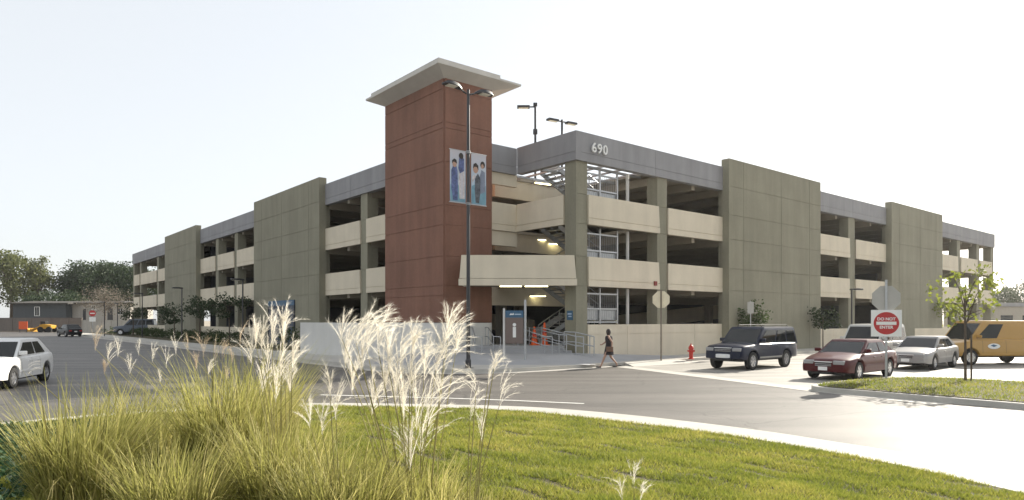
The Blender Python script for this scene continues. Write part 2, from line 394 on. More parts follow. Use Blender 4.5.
# planted island on the right
isl = [(9.15,20.7),(9.3,20.15),(9.8,19.5),(12.2,16.3),(20,6),(26,6),(22,14),(17.6,20.6),(15.6,23.0),(13.9,23.7),(11.6,22.9),(9.6,21.4)]
islo = spline(isl, 4)
tag(MB().prism([(p.x,p.y) for p in islo], -0.02, 0.15).build('island_kerb', M['kerb'], bevel=0.02), kind='structure')
ic = sum(islo, Vector((0,0)))/len(islo)
isin = [p+(ic-p).normalized()*0.2 for p in islo]
tag(MB().prism([(p.x,p.y) for p in isin], 0.0, 0.17).build('island_lawn', M['soil']), kind='structure')
isl2 = spline([(21.3,28.2),(22.3,26.6),(25,24.8),(30,26),(28,30),(24,30)], 4)
tag(MB().prism([(p.x,p.y) for p in isl2], -0.02, 0.15).build('island_kerb', M['kerb'], bevel=0.02), kind='structure')
c2 = sum(isl2, Vector((0,0)))/len(isl2)
isin2 = [p+(c2-p).normalized()*0.2 for p in isl2]
tag(MB().prism([(p.x,p.y) for p in isin2], 0.0, 0.17).build('island_lawn', M['soil']), kind='structure')

# ---- lawn blades
def in_poly(P, poly):
    x, y = P[:,0], P[:,1]; ins = np.zeros(len(P), bool); n = len(poly)
    for i in range(n):
        x0,y0 = poly[i]; x1,y1 = poly[(i+1)%n]
        if y0 == y1: continue
        c = ((y0 > y) != (y1 > y)) & (x < (x1-x0)*(y-y0)/(y1-y0)+x0); ins ^= c
    return ins
def blades(P, z, h, w, lean=0.5):
    n = len(P); ang = rng.uniform(0, 2*PI, n); la = rng.uniform(0, 2*PI, n)
    hh = h*rng.uniform(0.5,1.3,n); ww = w*rng.uniform(0.7,1.3,n)
    b0 = np.c_[P[:,0]-ww*np.cos(ang), P[:,1]-ww*np.sin(ang), z-0.005]
    b1 = np.c_[P[:,0]+ww*np.cos(ang), P[:,1]+ww*np.sin(ang), z-0.005]
    t = np.c_[P[:,0]+hh*lean*np.cos(la), P[:,1]+hh*lean*np.sin(la), z+hh]
    V = np.stack([b0,b1,t],1).reshape(-1,3); return V, np.arange(3*n).reshape(-1,3)
N_ = 620000
YY = 3.6+12.6*rng.random(N_)**1.25; XX = YY*rng.uniform(-0.78,0.78,N_)
P = np.c_[XX,YY]; s = lawn_s(P[:,0],P[:,1]); P = P[s<0.997]
# patchy density and mower tracks
pt = np.sin(P[:,0]*1.7+2.0*np.sin(P[:,1]*0.9))*np.sin(P[:,1]*3.1+P[:,0]*1.45)
track = np.sin((0.74*P[:,1]+0.67*P[:,0]+0.07*np.sin(P[:,0]*2.3+P[:,1]))*11.0)*(0.75+0.25*np.sin(P[:,0]*1.9-P[:,1]*2.7))
keep = rng.random(len(P)) < np.clip(0.80+0.22*pt-0.85*(track>0.74)+0.1, 0.04, 1)
P = P[keep]; dist = P[:,1]; track = track[keep]
V, Fc = blades(P, lawn_z(P[:,0],P[:,1]), 0.042*(1+dist/30)*(1-0.55*np.clip((track-0.35)*2.2,0,1)), 0.0042*(0.7+dist/11), 0.8)
tag(npmesh('lawn_grass', V, Fc, M['lawn']), 'short sunlit yellow green lawn of the foreground mound', 'grass', kind='stuff')
P = np.c_[rng.uniform(8,30,120000), rng.uniform(5,31,120000)]
m1 = in_poly(P, [(p.x,p.y) for p in isin]) | in_poly(P, [(p.x,p.y) for p in isin2])
P = P[m1]; V, Fc = blades(P, np.full(len(P),0.17), 0.07, 0.012, 0.7)
tag(npmesh('island_grass', V, Fc, M['lawn']), 'short grass covering the kerbed traffic islands', 'grass', kind='stuff')

# ------------------------------------------------------------------ parking garage
G = empty('parking_garage', 'four storey concrete parking garage with a red brown tower at its corner', 'parking garage', (C0.x, C0.y, 0), TH)
AM = -3.9      # plane of the long left facade
def fr(face, base, u, d, z):      # facade frame -> building frame (u along, d outward)
    return (u, base-d, z) if face == 'R' else (base-d, u, z)
def fbox(mb, face, base, u0, u1, d0, d1, z0, z1):
    p = fr(face, base, u0, d0, z0); q = fr(face, base, u1, d1, z1)
    mb.box(min(p[0],q[0]), max(p[0],q[0]), min(p[1],q[1]), max(p[1],q[1]), z0, z1)
def tiles(mb, face, base, u0, u1, d0, d1, z0, z1, hj=(), vj=(), gap=0.022, deep=0.03):
    fbox(mb, face, base, u0+0.002, u1-0.002, d0, d1-deep, z0+0.001, z1-0.001)
    zs = [z0]+sorted(z for z in hj if z0 < z < z1)+[z1]; us = [u0]+sorted(u for u in vj if u0 < u < u1)+[u1]
    for i in range(len(zs)-1):
        for j in range(len(us)-1):
            a = us[j]+(gap/2 if j else 0); b = us[j+1]-(gap/2 if j < len(us)-2 else 0)
            c = zs[i]+(gap/2 if i else 0); d = zs[i+1]-(gap/2 if i < len(zs)-2 else 0)
            fbox(mb, face, base, a, b, d1-deep-0.006, d1, c, d)
def part(name, mb, m, parent=None, **k): return mb.build(name, m, parent or G, **k)
ZS = [(3.86,5.36),(7.0,8.5)]; ZP = (10.15,11.6)
HJP = [1.1,3.95,5.3,7.1,8.6,10.35]
def column(face, base, u0, u1, depth=0.75, z1=10.15, d1=0.0):
    mb = MB(); tiles(mb, face, base, u0, u1, -depth, d1, -0.05, z1, [3.86,5.36,7.0,8.5], gap=0.03)
    part('column', mb, M['green'])
def spandrel(face, base, u0, u1, z0, z1, over0=0.0, over1=0.12, out=0.10, thick=0.22):
    """precast spandrel with an upper field set proud of a recessed bottom strip; its ends flare over the columns"""
    mb = MB(); zl = z0+0.33
    fbox(mb, face, base, u0, u1, out-thick, out-0.03, z0, z1)
    for (za, zb, e) in ((zl+0.015, z1, 1),(z0, zl-0.015, 0)):
        if e: pts = [(u0-over0*0.2,zb),(u1+over1*0.15,zb),(u1+over1*0.8,za),(u0-over0*0.8,za)]
        else: pts = [(u0-over0,zb),(u1+over1,zb),(u1+over1,za),(u0-over0,za)]
        P3 = [Vector(fr(face, base, u, 0.004, z)) for u, z in pts]
        dv = Vector(fr(face, 0, 0, out, 0))
        mb.extr(P3, dv)
    part('spandrel', mb, M['beige'])
def parapet(face, base, u0, u1, z0=ZP[0], z1=ZP[1], out=0.12, step=6.1):
    mb = MB(); vj = list(np.arange(u0+step, u1-1, step))
    tiles(mb, face, base, u0, u1, -0.25, out, z0, z1, [z0+0.42], vj, gap=0.02)
    part('parapet', mb, M['grey'])
def wallpanel(face, base, u0, u1, z1=12.05):
    mb = MB(); w = u1-u0
    tiles(mb, face, base, u0, u1, 0.02, 0.55, -0.05, z1, HJP, [u0+w*0.14, u0+w*0.53, u0+w*0.86], gap=0.03)
    fbox(mb, face, base, u0+0.15, u1-0.15, -0.3, 0.02, 0, z1-1.2)
    part('wall_panel', mb, M['green'])
def lowwall(face, base, u0, u1, z1=1.92, m='beige', out=0.05):
    mb = MB(); tiles(mb, face, base, u0, u1, -0.15, out, -0.05, z1, [z1-0.5], list(np.arange(u0+3, u1-0.5, 3)), gap=0.02)
    part('low_wall', mb, M[m])
# right facade
column('R', 0, 0.0, 0.8, depth=0.8)
for u0, u1 in ((6.4,7.25),(29.8,30.9),(53.6,54.5),(59.4,60.3),(64.1,65.0)): column('R', 0, u0, u1)
wallpanel('R', 0, 12.6, 24.2); wallpanel('R', 0, 36.5, 48.0)
for z0, z1 in ZS:
    for u0, u1 in ((0.81,6.39),(7.26,12.6),(24.2,29.79),(30.91,36.5),(48,53.59),(54.51,59.39),(60.31,64.09)):
        o1 = 0.12 if abs(u1-round(u1)) > 0.001 and u1 not in (12.6,36.5) else 0.0
        spandrel('R', 0, u0, u1, z0, z1, 0.0, o1)
parapet('R', 0, 0.0, 12.6); parapet('R', 0, 24.2, 36.5); parapet('R', 0, 48.0, 65.0)
lowwall('R', 0, 0.81, 12.6); lowwall('R', 0, 24.2, 36.5, 1.5); lowwall('R', 0, 48, 64.1, 1.5)
# left facade beside the corner, step and main run
column('L', AM, 14.6, 15.5)
for u0, u1 in ((39.7,40.6),(45.5,46.4),(70.4,71.3),(80.6,81.5),(85.1,86)): column('L', AM, u0, u1)
wallpanel('L', AM, 20.6, 33.8); wallpanel('L', AM, 51.4, 64.8)
for z0, z1 in ZS:
    for u0, u1 in ((10.6,14.59),(15.51,20.6),(33.8,39.69),(40.61,45.49),(46.41,51.4),(64.8,70.39),(71.31,80.59),(81.51,85.09)):
        spandrel('L', AM, u0, u1, z0, z1, 0.12 if u0 not in (10.6,33.8,64.8) else 0, 0.0)
spandrel('L', 0, 0.81, 4.45, *ZS[1]); parapet('L', 0, -0.12, 4.45)
spandrel('R', 4.7, -3.6, -0.02, *ZS[1], 0, 0); parapet('R', 4.7, -3.6, -0.02)
parapet('L', AM, 10.6, 20.6); parapet('L', AM, 33.8, 51.4); parapet('L', AM, 64.8, 86.0)
lowwall('L', AM, 15.51, 20.6); lowwall('L', AM, 33.8, 51.4, 1.5); lowwall('L', AM, 64.8, 86, 1.5)
# end facades (far sides) and back
for a0 in (65.0,):
    for z0, z1 in ZS+[ZP]:
        part('spandrel', MB().box(a0-0.25, a0, 0.2, 86, z0, z1), M['beige'])
    for b in np.arange(5.2, 86, 6.2): part('column', MB().box(a0-0.8, a0-0.26, b, b+0.8, 0, 10.15), M['green'])
for z0, z1 in ZS+[ZP]:
    part('spandrel', MB().box(AM+0.2, 65, 85.75, 86, z0, z1), M['beige'])
for a in np.arange(2, 64, 6.2): part('column', MB().box(a, a+0.8, 85.2, 85.74, 0, 10.15), M['green'])
# floor slabs with double-T ribs (hole over the stairwell)
for k, zt in enumerate((4.25, 7.4, 10.55)):
    th = 0.16; mb = MB()
    SA, SB = 6.2, 6.6
    mb.box(0.13,SA,SB,85.7,zt-th,zt); mb.box(SA,64.7,0.13,85.7,zt-th,zt); mb.box(AM+0.13,0.13,10.7,85.7,zt-th,zt)
    if k < 2: mb.box(0.13,SA,0.13,1.6,zt-th,zt); mb.box(0.13,1.3,1.6,SB,zt-th,zt)
    for u in np.arange(7.0, 64, 3.05): mb.box(u,u+0.3,0.35,16.6,zt-0.62,zt-th)
    for v in np.arange(11.5, 85, 3.05): mb.box(AM+0.25,12.8,v,v+0.3,zt-0.62,zt-th)
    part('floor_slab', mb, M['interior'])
part('floor_slab', MB().box(0.1,64.7,0.16,85.7,-0.03,0.02).box(AM+0.2,0.1,10.7,85.7,-0.03,0.02), M['floor'])
# inner ramps with sloping barrier walls, and inner columns
def slope(name, axis, off, u0, u1, z0, z1, h, t, m, dn=0.35):
    mb = MB()
    pts = [(u0,z0-dn),(u1,z1-dn),(u1,z1+h),(u0,z0+h)]
    if axis == 'a': mb.extr([(u,off,z) for u,z in pts], (0,t,0))
    else: mb.extr([(off,u,z) for u,z in pts], (t,0,0))
    part(name, mb, m)
for zt in (1.1, 4.25, 7.4):
    slope('ramp_barrier', 'a', 16.8, 16, 58, zt, zt+3.0, 1.05, 0.2, M['beige'])
    slope('ramp_barrier', 'b', 12.9, 18, 48, zt, zt+3.0, 1.05, 0.2, M['beige'])
    slope('ramp_barrier', 'b', 12.9, 52, 82, zt+3.0, zt, 1.05, 0.2, M['beige'])
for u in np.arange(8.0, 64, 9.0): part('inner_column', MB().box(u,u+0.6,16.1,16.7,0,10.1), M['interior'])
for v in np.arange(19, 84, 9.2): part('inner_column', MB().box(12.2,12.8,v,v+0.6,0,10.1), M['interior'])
# cross walls added to stop light passing through and darken the bays
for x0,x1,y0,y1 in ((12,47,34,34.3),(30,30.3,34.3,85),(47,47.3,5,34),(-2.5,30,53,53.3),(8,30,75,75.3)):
    part('shade_wall', MB().box(x0,x1,y0,y1,0.03,10.3), M['inner_shade'])

# entrance canopy spandrel, diagonal from the tower to the corner column
pA, pB = Vector((-4.6,3.35)), Vector((-0.28,-0.12))
dd = (pB-pA).normalized(); nn = Vector((dd.y,-dd.x)); nn = nn if nn.dot(Vector((-1,-1))) > 0 else -nn
mb = MB()
def quadbox(mb, p, q, n0, n1, z0, z1, sh0=0, sh1=0):
    d = (q-p).normalized()
    a,b,c,e = p+nn*n0, q+nn*n0, q+nn*n1, p+nn*n1
    vs = [(a.x-d.x*sh0,a.y-d.y*sh0,z0),(b.x+d.x*sh0,b.y+d.y*sh0,z0),(c.x+d.x*sh0,c.y+d.y*sh0,z0),(e.x-d.x*sh0,e.y-d.y*sh0,z0),
          (a.x-d.x*sh1,a.y-d.y*sh1,z1),(b.x+d.x*sh1,b.y+d.y*sh1,z1),(c.x+d.x*sh1,c.y+d.y*sh1,z1),(e.x-d.x*sh1,e.y-d.y*sh1,z1)]
    mb.add(vs, [(0,3,2,1),(4,5,6,7),(0,1,5,4),(1,2,6,5),(2,3,7,6),(3,0,4,7)])
quadbox(mb, pA, pB, -0.2, 0.0, 3.86, 5.36)
quadbox(mb, pA, pB, 0.002, 0.10, 4.21, 5.36, 0.12, 0.02)
quadbox(mb, pA, pB, 0.002, 0.10, 3.86, 4.19, 0.16, 0.16)
mb.prism([(pA.x,pA.y),(pA.x+0.2,pA.y+0.1),(-3.4,4.55),(-3.6,4.55)], 3.865, 5.35)
part('canopy_spandrel', mb, M['beige'])
part('canopy_slab', MB().prism([(-4.35,3.35),(-0.1,0.1),(0.12,0.8),(0.12,4.55),(-3.4,4.55)], 3.92, 4.2), M['interior'])
part('beam', MB().box(-1.9,0.1,4.72,4.95,6.2,6.98), M['beige'])
part('beam', MB().box(-1.9,0.1,4.72,4.95,9.5,10.14), M['beige'])
part('beam', MB().box(-1.9,6.2,6.7,6.95,3.0,4.1), M['beige'])
part('beam', MB().box(0.1,6.2,6.7,6.95,6.2,7.25), M['beige'])
part('beam', MB().box(0.1,6.2,6.7,6.95,9.3,10.4), M['beige'])

# tower
T = [-4.8, -1.8, 4.6, 10.6]
mb = MB(); zj = [2.1,3.4,3.9,5.4,7.0,8.0,10.2,11.9,12.2,13.9]
tiles(mb, 'L', T[0], T[2], T[3], -2.9, 0.06, 2.02, 14.45, zj, [], gap=0.03)
tiles(mb, 'R', T[2], T[0]+0.002, T[1], -0.1, 0.06, 2.02, 14.45, zj, [-3.3-1.5+0.0], gap=0.03)
mb.box(T[0]+2.8, T[1]-0.01, T[2]+0.1, T[3]-0.01, 2.0, 14.44)
tw = part('tower', mb, M['red'])
mb = MB(); mb.box(T[0]-0.05, T[1]+0.0, T[2]-0.055, T[3], 0, 2.0); part('plinth', mb, M['white_wall'], tw)
mb = MB(); oL, oR, oN = 0.85, 1.5, 0.72
x0,x1,y0,y1 = T[0]-0.03, T[1]+0.0, T[2]-0.03, T[3]
X0,X1,Y0,Y1 = T[0]-oL, T[1]+oR, T[2]-oN, T[3]+oL
zb, zt, ztt = 14.40, 14.80, 14.90
vs = [(x0,y0,zb),(x1,y0,zb),(x1,y1,zb),(x0,y1,zb),(X0,Y0,zt),(X1,Y0,zt),(X1,Y1,zt),(X0,Y1,zt),(X0,Y0,ztt),(X1,Y0,ztt),(X1,Y1,ztt),(X0,Y1,ztt)]
mb.add(vs, [(0,3,2,1),(0,1,5,4),(1,2,6,5),(2,3,7,6),(3,0,4,7),(4,5,9,8),(5,6,10,9),(6,7,11,10),(7,4,8,11),(8,9,10,11)])
mb.box(X0+0.05, T[1]+0.1, Y0+0.05, T[3]+0.3, ztt+0.002, 15.08)
part('roof_slab', mb, M['slabgrey'], tw)

# address number on the parapet
for i, ch in enumerate('690'):
    text('house_number', ch, 0.68, 0.04, M['white'], G, (0.92+i*0.41, -0.20, 10.88), (PI/2, 0, 0), bold=0.008, align='LEFT')
# blue sign on the corner column, dark board on the left panel, alarm box
o = part('parking_sign', MB().box(-0.035,-0.002,0.22,0.62,2.15,2.62), M['blue'])
part('sign_text', MB().box(-0.041,-0.036,0.28,0.56,2.42,2.50).box(-0.041,-0.036,0.28,0.50,2.30,2.36), mat('sign_text_blue',(0.35,0.45,0.6),var=0), o)
o = part('wall_board', MB().box(AM-0.62,AM-0.552,24.9,30.2,0.3,3.65), M['navy'])
part('board_header', MB().box(AM-0.64,AM-0.621,24.9,30.2,3.25,3.65), M['blue'], o)
for y0 in (24.86, 27.5, 30.12): part('board_frame', MB().box(AM-0.66,AM-0.641,y0,y0+0.11,0.3,3.25), M['darkmetal'], o)
part('alarm_bell', MB().box(5.95,6.17,-0.18,-0.102,4.06,4.30), M['bell'])
# stairs in the corner stairwell
for lv, z in enumerate((0.85, 4.25, 7.4)):
    z1 = (4.25, 7.4, 10.55)[lv]; zm = (z+z1)/2; n = 9; mb = MB()
    for i in range(n):
        f = i/n; mb.box(1.5+3.2*f, 1.5+3.2*(i+1)/n+0.03, 4.5, 5.9, z+(zm-z)*(i+1)/n-0.05, z+(zm-z)*(i+1)/n)
        mb.box(4.7-3.2*(i+1)/n-0.03, 4.7-3.2*f, 2.9, 4.3, zm+(z1-zm)*(i+1)/n-0.05, zm+(z1-zm)*(i+1)/n)
    mb.box(4.7,6.0,2.9,5.9,zm-0.15,zm)
    for b in (4.45,5.9): mb.extr([(1.5,b,z-0.1),(4.7,b,zm-0.25),(4.7,b,zm+0.05),(1.5,b,z+0.2)], (0,0.05,0))
    for b in (2.85,4.3): mb.extr([(4.7,b,zm-0.25),(1.5,b,z1-0.25),(1.5,b,z1+0.05),(4.7,b,zm+0.05)], (0,0.05,0))
    st = part('staircase', mb, M['steel'])
    rl = MB()
    for h in (0.45,1.0):
        rl.tube([(1.4,4.42,z+h),(4.7,4.42,zm+h)], 0.03, 6); rl.tube([(4.7,4.33,zm+h),(1.4,4.33,z1+h)], 0.03, 6)
        rl.tube([(4.7,2.82,zm+h),(1.4,2.82,z1+h)], 0.03, 6)
    for i in range(5):
        f = i/4; x = 1.45+3.2*f
        rl.tube([(x,4.42,z+(zm-z)*f),(x,4.42,z+(zm-z)*f+1.0)],0.025,6); rl.tube([(x,2.82,z1+(zm-z1)*f),(x,2.82,z1+(zm-z1)*f+1.0)],0.025,6)
    part('stair_railing', rl, M['steel'], st)
# steel screens behind the right facade beside the corner column
for z0, z1 in ((1.95,3.84),(5.0,6.98),(8.2,10.12)):
    mb = MB()
    for a in (0.95,2.35,3.72): mb.box(a,a+0.09,0.6,0.69,z0,z1)
    for z in (z0+0.05,z0+0.75,z1-0.35): mb.box(0.95,3.8,0.61,0.68,z,z+0.08)
    for a in np.arange(1.1,3.7,0.14): mb.box(a,a+0.012,0.64,0.655,z0+0.1,z1-0.3)
    mb.box(1.0,3.75,0.70,0.72,z0+0.2,z0+0.72)
    part('steel_screen', mb, M['steel'])
    part('pipe', MB().tube([(4.45,0.5,z0-0.9),(4.45,0.5,z1)],0.09,8), M['white_wall'])
part('steel_grille', MB().box(0.2,6.2,1.0,1.12,10.2,10.32).box(0.2,6.2,3.0,3.12,10.2,10.32).box(0.2,6.2,5.2,5.32,10.2,10.32)
     .box(1.4,1.5,0.3,6.6,10.33,10.42).box(2.8,2.9,0.3,6.6,10.33,10.42).box(4.2,4.3,0.3,6.6,10.33,10.42).box(5.6,5.7,0.3,6.6,10.33,10.42), M['steel'])
# fluorescent fixtures on the soffits, at their building coordinates
def w2l(x, y):
    d = Vector((x,y))-C0; return Vector((d.dot(DR), d.dot(DL)))
def fixture(x0, x1, y, z, y2=None):
    p, q = w2l(x0,y), w2l(x1,y2 if y2 else y); d = (q-p).normalized()*0; 
    mb = MB(); n = Vector((-(q-p).y,(q-p).x)).normalized()*0.09
    vs = [p+n,q+n,q-n,p-n]
    o = part('ceiling_light', MB().prism([tuple(v) for v in vs], z, z+0.07), M['white'])
    part('tube', MB().prism([tuple(p*0.98+q*0.02+n*0.7),tuple(q*0.98+p*0.02+n*0.7),tuple(q*0.98+p*0.02-n*0.7),tuple(p*0.98+q*0.02-n*0.7)], z-0.04, z-0.002), M['lamp'], o)
fixture(-0.62,0.5,33.75,3.84); fixture(0.62,1.8,33.75,3.84)
p = lambda px, y: (px-512)/680*y
fixture(p(529,41),p(546,41),41,3.6); fixture(p(552,43),p(560,43),43,3.6)
fixture(p(533,41.5),p(546,41.5),41.3,7.05,41.6); fixture(p(549,42),p(562,42),41.8,6.85,42.2)
fixture(p(535,39.5),p(551,39.5),39.3,10.1,39.9)
fixture(p(586,36.8),p(600,37.4),36.6,2.05,37.2)

# parked cars seen inside the ground floor are built further down
# ------------------------------------------------------------------ front wall, steps, railings
FW = empty('front_wall', 'low white wall in front of the tower base', 'wall')
A_, B_, D_, E_ = Vector((-12.7,41.2)), Vector((-11.3,39.6)), Vector((-3.75,33.75)), Vector((-1.25,35.75))
def wallrun(pts, t, z0, z1, m, parent, name):
    for p, q in zip(pts, pts[1:]):
        d = (q-p); L = d.length; d.normalize(); n = Vector((-d.y, d.x))*t/2
        k = max(1, round(L/2.6)); mb = MB()
        for i in range(k):
            a = p+d*(L*i/k+(0.006 if i else -t/4)); b = p+d*(L*(i+1)/k-(0.006 if i < k-1 else -t/4))
            mb.prism([tuple(a+n),tuple(b+n),tuple(b-n),tuple(a-n)], z0, z1)
        mb.build(name, m, parent)
wallrun([A_,B_,D_,E_], 0.22, 0, 2.0, M['white_wall'], FW, 'wall_section')
ES = empty('entrance_steps', 'concrete steps with tubular handrails leading up into the stair lobby', 'steps')
mb = MB()
for k, (zz, y0, xr) in enumerate(((0.53,33.05,3.35),(0.64,33.4,2.95),(0.75,33.75,2.65),(0.86,34.1,2.6))):
    mb.box(-3.4, xr, y0, 36.5 if k == 3 else y0+0.36, 0.0, zz)
mb.build('step', M['plaza'], ES, bevel=0.015)
def rail(pts_lo, h=0.9, xs=3):
    mb = MB(); P = [Vector(q) for q in pts_lo]
    for hh in (h, h*0.5): mb.tube([q+Vector((0,0,hh)) for q in P], 0.028, 8)
    for q in P: mb.tube([q, q+Vector((0,0,h))], 0.028, 8)
    return mb.build('handrail', M['steel'], ES, smooth=40)
for (xa, xb, ya, yb, za, zb_) in ((-1.2,-0.9,35.0,33.0,0.86,0.45),(0.3,1.6,35.0,33.0,0.86,0.45),(1.5,3.1,34.9,32.9,0.86,0.45),(-2.0,-1.8,35.0,33.0,0.86,0.45),(0.9,2.3,35.6,33.2,0.86,0.53)):
    rail([(xa-0.2,ya+0.5,za),(xa,ya-0.6,za),(xb,yb+0.1,zb_),(xb+0.35,yb-0.1,zb_-0.02)])
rail([(2.55,33.35,0.62),(3.1,33.2,0.6),(3.75,32.75,0.45),(3.95,32.7,0.40)], 0.95)

# ------------------------------------------------------------------ vehicles
def lerp(tab, x):
    for (x0,y0),(x1,y1) in zip(tab, tab[1:]):
        if x <= x1: return y0+(y1-y0)*max(0,(x-x0))/(x1-x0+1e-9)
    return tab[-1][1]
def car(name, label, cat, loc, face, m, L=4.7, W=1.8, deck=None, sill=0.30, wb=2.7, wr=0.33, foh=0.95, gh=None, group=None,
        windows=(), two_tone=None, tailred=True, chrome=True, plate_front=True, boxy=0.0, badge=False, bumpers=None, wheels=(0,1,2,3), hlz=0.66, grz=0.62, spare=False):
    """face = heading of the front, radians; local +x forward; x=0 at mid length. deck=[(x,z)..]; gh=(xA,xAt,xCt,xC,roof)"""
    T_ = empty(name, label, cat, loc, face, group)
    hl = L/2; xf = hl-foh; xr = xf-wb; hw = W/2
    def wid(x):
        s = abs(x)/hl
        e = 0.16-0.08*boxy
        return hw*(1-e*max(0,(s-0.62)/0.38)**2.2)
    def zbot(x):
        z = sill
        for c in (xf, xr):
            d = abs(x-c); R = wr+0.075
            if d < R: z = max(z, wr+math.sqrt(R*R-d*d)*0.98)
        s = abs(x)/hl
        return z+0.05*max(0,(s-0.9)/0.1)
    xs = sorted(set([round(-hl+L*i/46,4) for i in range(47)]+[round(c+k*(wr+0.076),4) for c in (xf,xr) for k in (-1,-0.985,-0.9,-0.7,-0.35,0,0.35,0.7,0.9,0.985,1)]))
    mb = MB(); NS = 9; cols = []
    for x in xs:
        w = wid(x); zb = zbot(x); zd = lerp(deck, x); s = abs(x)/hl
        rnd = max(0,(s-0.955)/0.045); zd -= 0.07*rnd; w -= 0.05*rnd
        zs_ = min(zd-0.2, 0.62); 
        sec = [(w*0.80, zb+0.0),(w*0.975, zb+0.01),(w*1.0, max(zb+0.04,zs_-0.12)),(w*1.0, max(zb+0.06,zs_)),(w*0.985, max(zb+0.08, zs_+(zd-zs_)*0.55)),(w*0.955, zd-0.055),(w*0.90, zd-0.012),(w*0.5, zd+0.022),(0, zd+0.03)]
        cols.append(sec)
    vs = []
    for x, sec in zip(xs, cols):
        for y, z in sec: vs.append((x,y,z))
        for y, z in sec[:-1][::-1]: vs.append((x,-y,z))
    n = 2*NS-1; fs = []
    for i in range(len(xs)-1):
        for j in range(n-1): fs.append((i*n+j,i*n+j+1,(i+1)*n+j+1,(i+1)*n+j))
        fs.append((i*n+n-1,i*n,(i+1)*n,(i+1)*n+n-1))
    fs.append(tuple(range(n))); fs.append(tuple(range((len(xs)-1)*n,len(xs)*n))[::-1])
    mb.add(vs, fs)
    body = mb.build('body', m, T_, smooth=38)
    # dark chassis with wheel wells
    mb = MB(); mb.box(-hl+0.25, hl-0.25, -hw*0.72, hw*0.72, sill-0.07, sill+0.42); mb.build('chassis', M['blackplastic'], T_)
    # cabin
    xA,xAt,xCt,xC,zr = gh
    zb_ = lambda x: lerp(deck, x)-0.03
    wb_, wt = hw*0.90, hw*(0.74+0.12*boxy)
    def P_(fx, f, side):        # fx in 0..1 rear..front at height f
        xrr, xff = xC+(xCt-xC)*f, xA+(xAt-xA)*f
        x = xrr+(xff-xrr)*fx; z0 = zb_(xC)+(zb_(xA)-zb_(xC))*fx; z1 = zr-0.05
        y = wb_+(wt-wb_)*(f**1.15)
        return Vector((x, y*side, z0+(z1-z0)*f))
    mb = MB(); rings = []
    for f in (0,0.35,0.7,0.93): rings.append([P_(k/8,f,1) for k in range(9)]+[P_(1-k/8,f,-1) for k in range(9)])
    top1 = [Vector((q.x*1.0+(0.02 if q.x<0 else -0.02), q.y*0.95, zr-0.018)) for q in [P_(k/8,1,1) for k in range(9)]+[P_(1-k/8,1,-1) for k in range(9)]]
    top2 = [Vector((q.x*0.9+(xCt+xAt)*0.05, q.y*0.72, zr)) for q in [P_(k/8,1,1) for k in range(9)]+[P_(1-k/8,1,-1) for k in range(9)]]
    rings += [top1, top2]; vs = [v for r in rings for v in r]; nr = 18
    fs = [(i*nr+j,i*nr+(j+1)%nr,(i+1)*nr+(j+1)%nr,(i+1)*nr+j) for i in range(len(rings)-1) for j in range(nr)]
    fs += [(5*nr+j,5*nr+j+1,5*nr+16-j,5*nr+17-j) for j in range(8)]
    mb.add(vs, fs); mb.build('cabin', m, T_, smooth=40)
    # glass
    def gl(nm, pts, off, mm=None):
        q = MB(); off = Vector(off); q.extr([p+off*0.3 for p in pts], off*0.7); return q.build(nm, mm or M['glass'], T_)
    def pil(a, b, f0, f1, x):   # full-width pane front or rear
        pts = [P_(x,f0,1)*1, P_(x,f1,1)*1, P_(x,f1,-1), P_(x,f0,-1)]
        for p in pts: p.y *= 0.90
        return pts
    nf = Vector((zr-zb_(xA),0,xA-xAt)).normalized()*0.012; nrv = Vector((-(zr-zb_(xC)),0,xCt-xC)).normalized()*0.012
    gl('windshield', pil(0,0,0.05,0.90,1), nf); gl('rear_window', pil(0,0,0.12,0.86,0), nrv)
    for side in (1,-1):
        for (a0,a1,b0,b1) in windows:
            pts = [P_(a0,0.12,side),P_(a1,0.12,side),P_(b1,0.62,side),P_(b1,0.86,side)*1.0,P_(b0,0.86,side),P_(a0+(b0-a0)*0.66,0.62,side)]
            pts[2] = P_(a1+(b1-a1)*0.68,0.62,side); 
            gl('side_window', pts, (0,0.014*side,0.004))
    # door seams and handles, lower trim
    def ysurf(x, z):
        i = min(range(len(xs)), key=lambda k: abs(xs[k]-x)); sec = cols[i]
        for (y0,z0),(y1,z1) in zip(sec[1:], sec[2:]):
            if z0 <= z <= z1: return y0+(y1-y0)*(z-z0)/(z1-z0+1e-9)
        return sec[3][0]
    dx = [xr+wr+0.28, (xr+xf)/2-0.05, xf-wr-0.22]
    for side in (1,-1):
        for x in dx:
            q = MB(); zt_ = lerp(deck,x)-0.07; zz = [sill+0.06+(zt_-sill-0.06)*i/5 for i in range(6)]
            for z0,z1 in zip(zz,zz[1:]):
                y0,y1 = ysurf(x,z0),ysurf(x,z1)
                q.add([(x-0.006,y0*side*1.003,z0),(x+0.006,y0*side*1.003,z0),(x+0.006,y1*side*1.003,z1),(x-0.006,y1*side*1.003,z1)],[(0,1,2,3)])
            q.build('door_seam', M['blackplastic'], T_)
        for x in dx[:2]:
            z = lerp(deck,x)-0.17; y = ysurf(x+0.1,z)
            MB().box(x+0.08,x+0.24,min(side*(y-0.01),side*(y+0.025)),max(side*(y-0.01),side*(y+0.025)),z-0.014,z+0.014).build('door_handle', m, T_, bevel=0.006)
        z = 0.50; q = MB()
        x0,x1 = xr+wr+0.12, xf-wr-0.12; y = ysurf((x0+x1)/2,z)
        q.box(x0,x1,min(side*(y-0.02),side*(y+0.014)),max(side*(y-0.02),side*(y+0.014)),z-0.03,z+0.03); q.build('side_trim', two_tone or m, T_, bevel=0.01)
